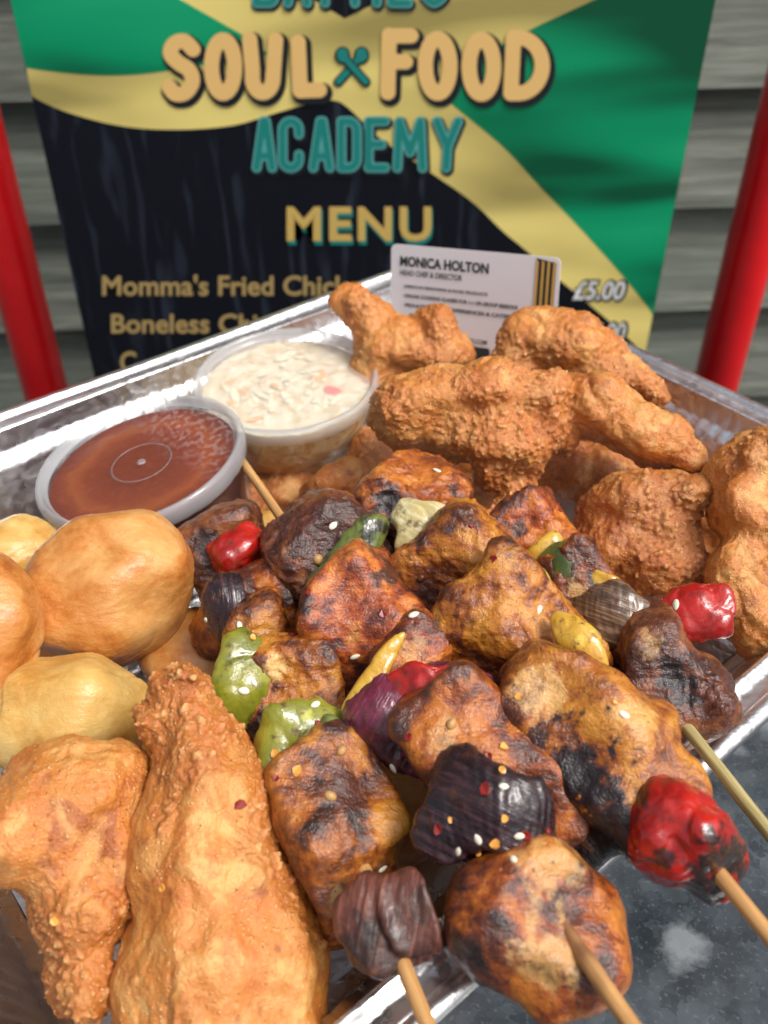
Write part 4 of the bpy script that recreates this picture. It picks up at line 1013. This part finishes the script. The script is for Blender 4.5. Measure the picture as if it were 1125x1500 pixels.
# second skewer
s2 = skewer('kebab skewer with red onion in its middle and a thick browned chunk in front', (352, 672, 62), (850, 1392, 76), .06)
bit(s2, CH, 'grill_dark', (478, 820, 58), [('b', 478, 815, 0, 66, 58, 14, 20), ('e', 440, 850, 0, 34, 44, 12)], cuts=3, char=[(440, 800, 20, .7), (430, 870, 26, .7)])
bit(s2, PP, 'green_dark', (510, 822, 68), [('s', 508, 820, 2, 24, 68, 6, -38, 7, 26, 1.3), ('s', 538, 800, 1, 18, 44, 6, -10, 7, 26, 1.3)], wrinkly, ang=-38, char=[(545, 772, 20, .95), (488, 850, 10, .6)], pale=[(530, 810, 10, .6)])
bit(s2, CH, 'grill_red', (522, 925, 62), [('b', 525, 905, 0, 76, 68, 15, 18), ('b', 530, 975, -2, 58, 58, 13, 10)], disp=grilled_s, cuts=4, char=[(440, 880, 24, .8), (560, 850, 20, .6), (530, 1010, 36, .5)], pale=[(520, 930, 14, .3)])
bit(s2, PP, 'yellow', (545, 990, 66), [('s', 545, 990, 4, 14, 66, 6, -36, 9, 50, 1.5)], veg, ang=-36)
bit(s2, CH, 'grill_red', (606, 968, 64), [('b', 610, 965, 0, 48, 36, 11, 15)], cuts=2, pale=[(600, 955, 24, .35)])
bit(s2, ON, 'onion_red', (628, 1052, 66), [('s', 585, 1050, 2, 62, 66, 6, 12, 14, 14, 1.7), ('s', 668, 1035, 3, 76, 58, 6, -30, 14, 13, 1.8), ('e', 630, 1060, -7, 84, 64, 8)], wrinkly, ang=-30, k=1.6, char=[(560, 1110, 40, .6), (700, 1000, 12, .8)], up=7)
bit(s2, PP, 'tomato', (640, 1000, 74), [('s', 636, 1000, 2, 62, 26, 6, 4, 14, 7, 1.4)], blister, ang=5, char=[(670, 975, 8, .9)], pale=[(620, 995, 12, .5)], up=14)
bit(s2, CH, 'grill', (705, 1120, 68), [('b', 690, 1090, 0, 78, 62, 15, -38), ('b', 720, 1150, -1, 92, 70, 14, -36)], disp=grilled_s, cuts=3, char=[(620, 1150, 34, .6)], pale=[(660, 1085, 26, .35)], res=.42)
bit(s2, ON, 'onion_black', (715, 1190, 73), [('s', 722, 1190, 3, 96, 56, 6, -26, 16, 11, 1.5), ('s', 668, 1215, 0, 46, 46, 6, 10, 10, 12, 1.5), ('e', 725, 1215, -9, 84, 62, 8, -26)], wrinkly, ang=64)
bit(s2, CH, 'grill', (790, 1345, 68), [('e', 790, 1335, 0, 118, 96, 16, -14), ('e', 745, 1350, 0, 84, 82, 14, -20), ('e', 838, 1370, 0, 80, 84, 14), ('b', 790, 1350, -3, 84, 70, 11, -14)], disp=grilled_s, cuts=2, k=5, char=[(680, 1400, 46, .6), (735, 1320, 20, .3)], pale=[(810, 1275, 50, .45), (800, 1390, 46, .5)], res=.42, up=-6.5)
# third skewer
s3 = skewer('kebab skewer with blistered red pepper at its end and a long charred chicken strip', (572, 676, 68), (1003, 1216, 76), .08)
bit(s3, CH, 'grill', (614, 750, 66), [('b', 612, 738, 0, 56, 58, 14, -30), ('e', 600, 790, 0, 44, 40, 12)], cuts=3, char=[(575, 740, 30, 1.), (600, 820, 20, .8)])
bit(s3, ON, 'onion_white', (640, 785, 74), [('s', 640, 770, 2, 62, 26, 6, -25, 14, 9, 1.4), ('s', 612, 800, 1, 24, 40, 6, -8, 8, 14, 1.4)], veg, ang=60, k=1.5)
bit(s3, CH, 'grill_gold', (675, 845, 68), [('b', 675, 830, 0, 60, 62, 15, -28), ('b', 672, 880, -1, 54, 44, 13, -10)], cuts=3, char=[(628, 870, 24, .8), (660, 780, 14, .5)])
bit(s3, PP, 'lime', (766, 856, 70), [('s', 768, 854, 2, 42, 32, 6, -12, 9, 9, 1.6), ('s', 742, 852, 1, 28, 24, 6, 30, 8, 8, 1.5)], veg, ang=-12)
bit(s3, CH, 'grill_gold', (765, 935, 66), [('b', 770, 920, 0, 84, 60, 15, -34), ('b', 735, 950, -1, 66, 56, 14, -20), ('e', 800, 960, 0, 60, 48, 13)], cuts=3, char=[(700, 990, 26, .5)])
bit(s3, PP, 'yellow', (846, 955, 72), [('s', 846, 953, 2, 28, 54, 6, 32, 7, 20, 1.6)], veg, ang=32, pale=[(850, 940, 10, .7)])
bit(s3, CH, 'grill_gold', (870, 1100, 68), [('b', 845, 1055, 0, 86, 60, 14, -44), ('b', 900, 1120, 0, 86, 72, 14, -44), ('b', 850, 1170, -5, 62, 76, 12, -20), ('e', 945, 1080, 1, 50, 60, 11, -40)], disp=grilled_s, cuts=2, k=4, char=[(838, 1145, 78, 1.), (890, 1225, 90, 1.), (795, 1085, 26, .8)], pale=[(800, 1020, 40, .6), (930, 1060, 30, .5)], res=.42)
bit(s3, PP, 'tomato', (990, 1225, 70), [('e', 982, 1205, 0, 70, 62, 10), ('e', 952, 1235, 3, 42, 48, 8), ('e', 1020, 1222, 3, 46, 66, 9, 10), ('e', 985, 1265, 1, 50, 40, 9), ('e', 1030, 1280, -2, 40, 34, 8), ('e', 1050, 1240, -3, 26, 46, 7, 15)], blister, k=1.6, ang=10, char=[(1056, 1262, 46, 1.), (975, 1252, 18, .9), (1015, 1300, 40, 1.), (945, 1165, 22, .8)], pale=[(985, 1185, 18, .3)], up=-1)
# fourth skewer
s4 = skewer('kebab skewer lying next to the fried chicken, with brown onion and bright red pepper', (752, 744, 58), (985, 1040, 64), .09, 'bamboo_g')
bit(s4, CH, 'grill_red', (798, 798, 58), [('b', 800, 795, 0, 62, 38, 13, -14)], cuts=2, char=[(760, 775, 14, .6)])
bit(s4, PP, 'yellow', (800, 808, 66), [('s', 796, 806, 2, 16, 36, 6, -50, 8, 20, 1.5)], veg, ang=-50)
bit(s4, PP, 'green_dark', (828, 835, 67), [('s', 828, 834, 2, 44, 34, 6, 12, 9, 8, 1.6)], veg, ang=10)
bit(s4, PP, 'yellow', (885, 850, 60), [('s', 882, 850, 1, 30, 14, 6, -25, 12, 7, 1.4)], veg, ang=-25)
bit(s4, CH, 'grill', (862, 870, 60), [('b', 858, 868, 0, 56, 36, 12, -10)], cuts=2, pale=[(845, 862, 18, .6)])
bit(s4, ON, 'onion_brown', (892, 910, 64), [('s', 892, 908, 2, 58, 42, 6, 10, 12, 9, 1.6), ('e', 895, 915, -4, 48, 34, 6)], wrinkly, ang=70, k=1.5)
bit(s4, PP, 'tomato', (980, 915, 64), [('s', 940, 925, 2, 62, 30, 6, 28, 16, 9, 1.7), ('s', 1025, 895, 2, 46, 38, 6, -10, 12, 9, 1.7), ('e', 975, 925, -3, 64, 26, 5, 12)], blister, ang=20, k=2., char=[(985, 915, 10, .6)])
bit(s4, CH, 'grill_dark', (975, 990, 62), [('b', 965, 980, 0, 80, 52, 14, -14), ('e', 1020, 990, 0, 50, 38, 12), ('e', 1010, 1030, -2, 42, 24, 9), ('e', 960, 930, 1, 34, 22, 8)], cuts=3, char=[(990, 1000, 36, .9), (900, 990, 20, .7)], pale=[(960, 945, 20, .5)], res=.42)

# ------------------------------------------------------------------ seeds and flakes lying on the food
bpy.context.view_layer.update()
dg = bpy.context.evaluated_depsgraph_get()
def drop(u, v):
    d = ray(u, v).normalized(); hit, p, nrm, _, ob, _ = scene.ray_cast(dg, CAM, d)
    return (p, nrm, ob) if hit else (None, None, None)
M['sesame'] = m_plain('sesame', (.80, .74, .58), .45, **{'Subsurface Weight': .2, 'Subsurface Radius': (.001, .001, .0006), 'Subsurface Scale': 1.})
M['coriander'] = m_plain('coriander_seed', (.46, .26, .09), .45); M['flake'] = m_plain('chilli_flake', (.22, .012, .008), .35); M['flake_o'] = m_plain('chilli_seed', (.75, .34, .06), .4)
def seed_mesh(name, a, b, c, ridges=0):
    bm = bmesh.new(); bmesh.ops.create_icosphere(bm, subdivisions=3, radius=1)
    for v in bm.verts:
        f = 1 - .35 * max(0, v.co.x) ** 2 if not ridges else 1 + .05 * math.cos(ridges * math.atan2(v.co.y, v.co.z))
        v.co = Vector((v.co.x * a, v.co.y * b * f, v.co.z * c * f))
    for f in bm.faces: f.smooth = True
    me = bpy.data.meshes.new(name); bm.to_mesh(me); bm.free(); return me
def flake_mesh(name, s_, seed):
    rr = random.Random(seed); n = 7; V = []
    for k_ in range(2):
        for i in range(n):
            a = 2 * math.pi * i / n; r = s_ * rr.uniform(.6, 1.15) if k_ == 0 else math.hypot(V[i][0], V[i][1]); V.append((r * math.cos(a), .75 * r * math.sin(a) / .75, (.00045 if k_ else 0) + .25 * s_ * math.cos(2 * a)))
    Fc = [tuple(range(n))[::-1], tuple(range(n, 2 * n))] + [(i, (i + 1) % n, n + (i + 1) % n, n + i) for i in range(n)]
    return mesh_from(name, V, Fc, False)
ses = seed_mesh('sesame_seed', .00135, .00082, .00045); ses.materials.append(M['sesame'])
cor = seed_mesh('coriander_seed', .0017, .0014, .0013, 10); cor.materials.append(M['coriander'])
fls = [flake_mesh('chilli_flake', s_, i) for i, s_ in enumerate((.0009, .0012, .0015))]
for f in fls: f.materials.append(M['flake'])
flo = [flake_mesh('chilli_seed', s_, 10 + i) for i, s_ in enumerate((.0009, .0012))]
for f in flo: f.materials.append(M['flake_o'])
WORDS = {'roast_red_pepper': 'red pepper', 'roast_green_pepper': 'green pepper', 'roast_green_pepper_dark': 'dark green pepper', 'roast_yellow_green_pepper': 'lime pepper', 'roast_yellow_pepper': 'yellow pepper',
         'roast_red_onion': 'red onion', 'roast_dark_onion': 'curled onion', 'charred_onion': 'black onion', 'roast_brown_onion': 'brown onion', 'roast_white_onion': 'white onion', 'grilled_chicken_golden': 'golden chicken',
         'grilled_chicken_dark': 'dark chicken', 'grilled_chicken_glazed': 'red glazed chicken', 'grilled_chicken': 'brown chicken'}
SKW = {s1.name: 'green pepper skewer', s2.name: 'red onion skewer', s3.name: 'long strip skewer', s4.name: 'brown onion skewer'}
def where(ob):
    if ob.parent and ob.parent.name in SKW: return 'on %s of the %s' % (WORDS.get(ob.data.materials[0].name, 'chicken'), SKW[ob.parent.name])
    return 'on the ' + ob.name.split('.')[0].replace('_', ' ')
def place(name, me, u, v, lift, label, cat, group):
    p, nrm, ob = drop(u, v)
    if p is None: return
    o = bpy.data.objects.new(name, me); col.objects.link(o); o.location = p + nrm * lift * random.uniform(-.3, .8); sc = random.uniform(.68, 1.12); o.scale = (sc, sc * random.uniform(.85, 1.1), sc)
    o.rotation_mode = 'QUATERNION'; o.rotation_quaternion = nrm.to_track_quat('Z', 'Y') @ Quaternion((0, 0, 1), random.uniform(0, 6.28)) @ Quaternion((1, 0, 0), random.uniform(-.25, .25))
    tag(o, label + ' ' + where(ob), cat, group)
for (u, v) in [(302, 908), (351, 917), (372, 1000), (357, 1012), (462, 1032), (990, 886), (915, 1047), (671, 1247), (672, 1270), (738, 1152), (560, 1272), (700, 1230), (790, 893), (760, 1225), (488, 770), (606, 900), (640, 690), (520, 962), (752, 1258), (575, 1125)]:
    place('sesame_seed', ses, u, v, .0003, 'tiny white sesame seed', 'seed', 'sesame seeds on the skewers')
for (u, v) in [(466, 820), (661, 1061), (484, 1166), (500, 1100)]:
    place('coriander_seed', cor, u, v, .0009, 'round tan coriander seed', 'seed', 'coriander seeds on the skewers')
for i, (u, v) in enumerate([(450, 868), (465, 1060), (712, 1155), (716, 1108), (803, 1218), (770, 1222), (690, 770), (723, 818), (352, 1180), (405, 1140), (820, 748), (640, 1215), (600, 1080), (560, 900), (430, 930)]):
    place('chilli_flake', fls[i % 3], u, v, .0002, 'dark red chilli flake', 'chilli flake', 'chilli flakes on the food')
for i, (u, v) in enumerate([(370, 935), (403, 1105), (738, 1198), (735, 1128), (760, 1020), (737, 1095), (700, 1250), (436, 1128), (80, 1350), (238, 1300), (900, 1030), (725, 1235), (660, 1200)]):
    place('chilli_seed', flo[i % 2], u, v, .0002, 'flat orange chilli seed', 'chilli seed', 'chilli seeds on the food')
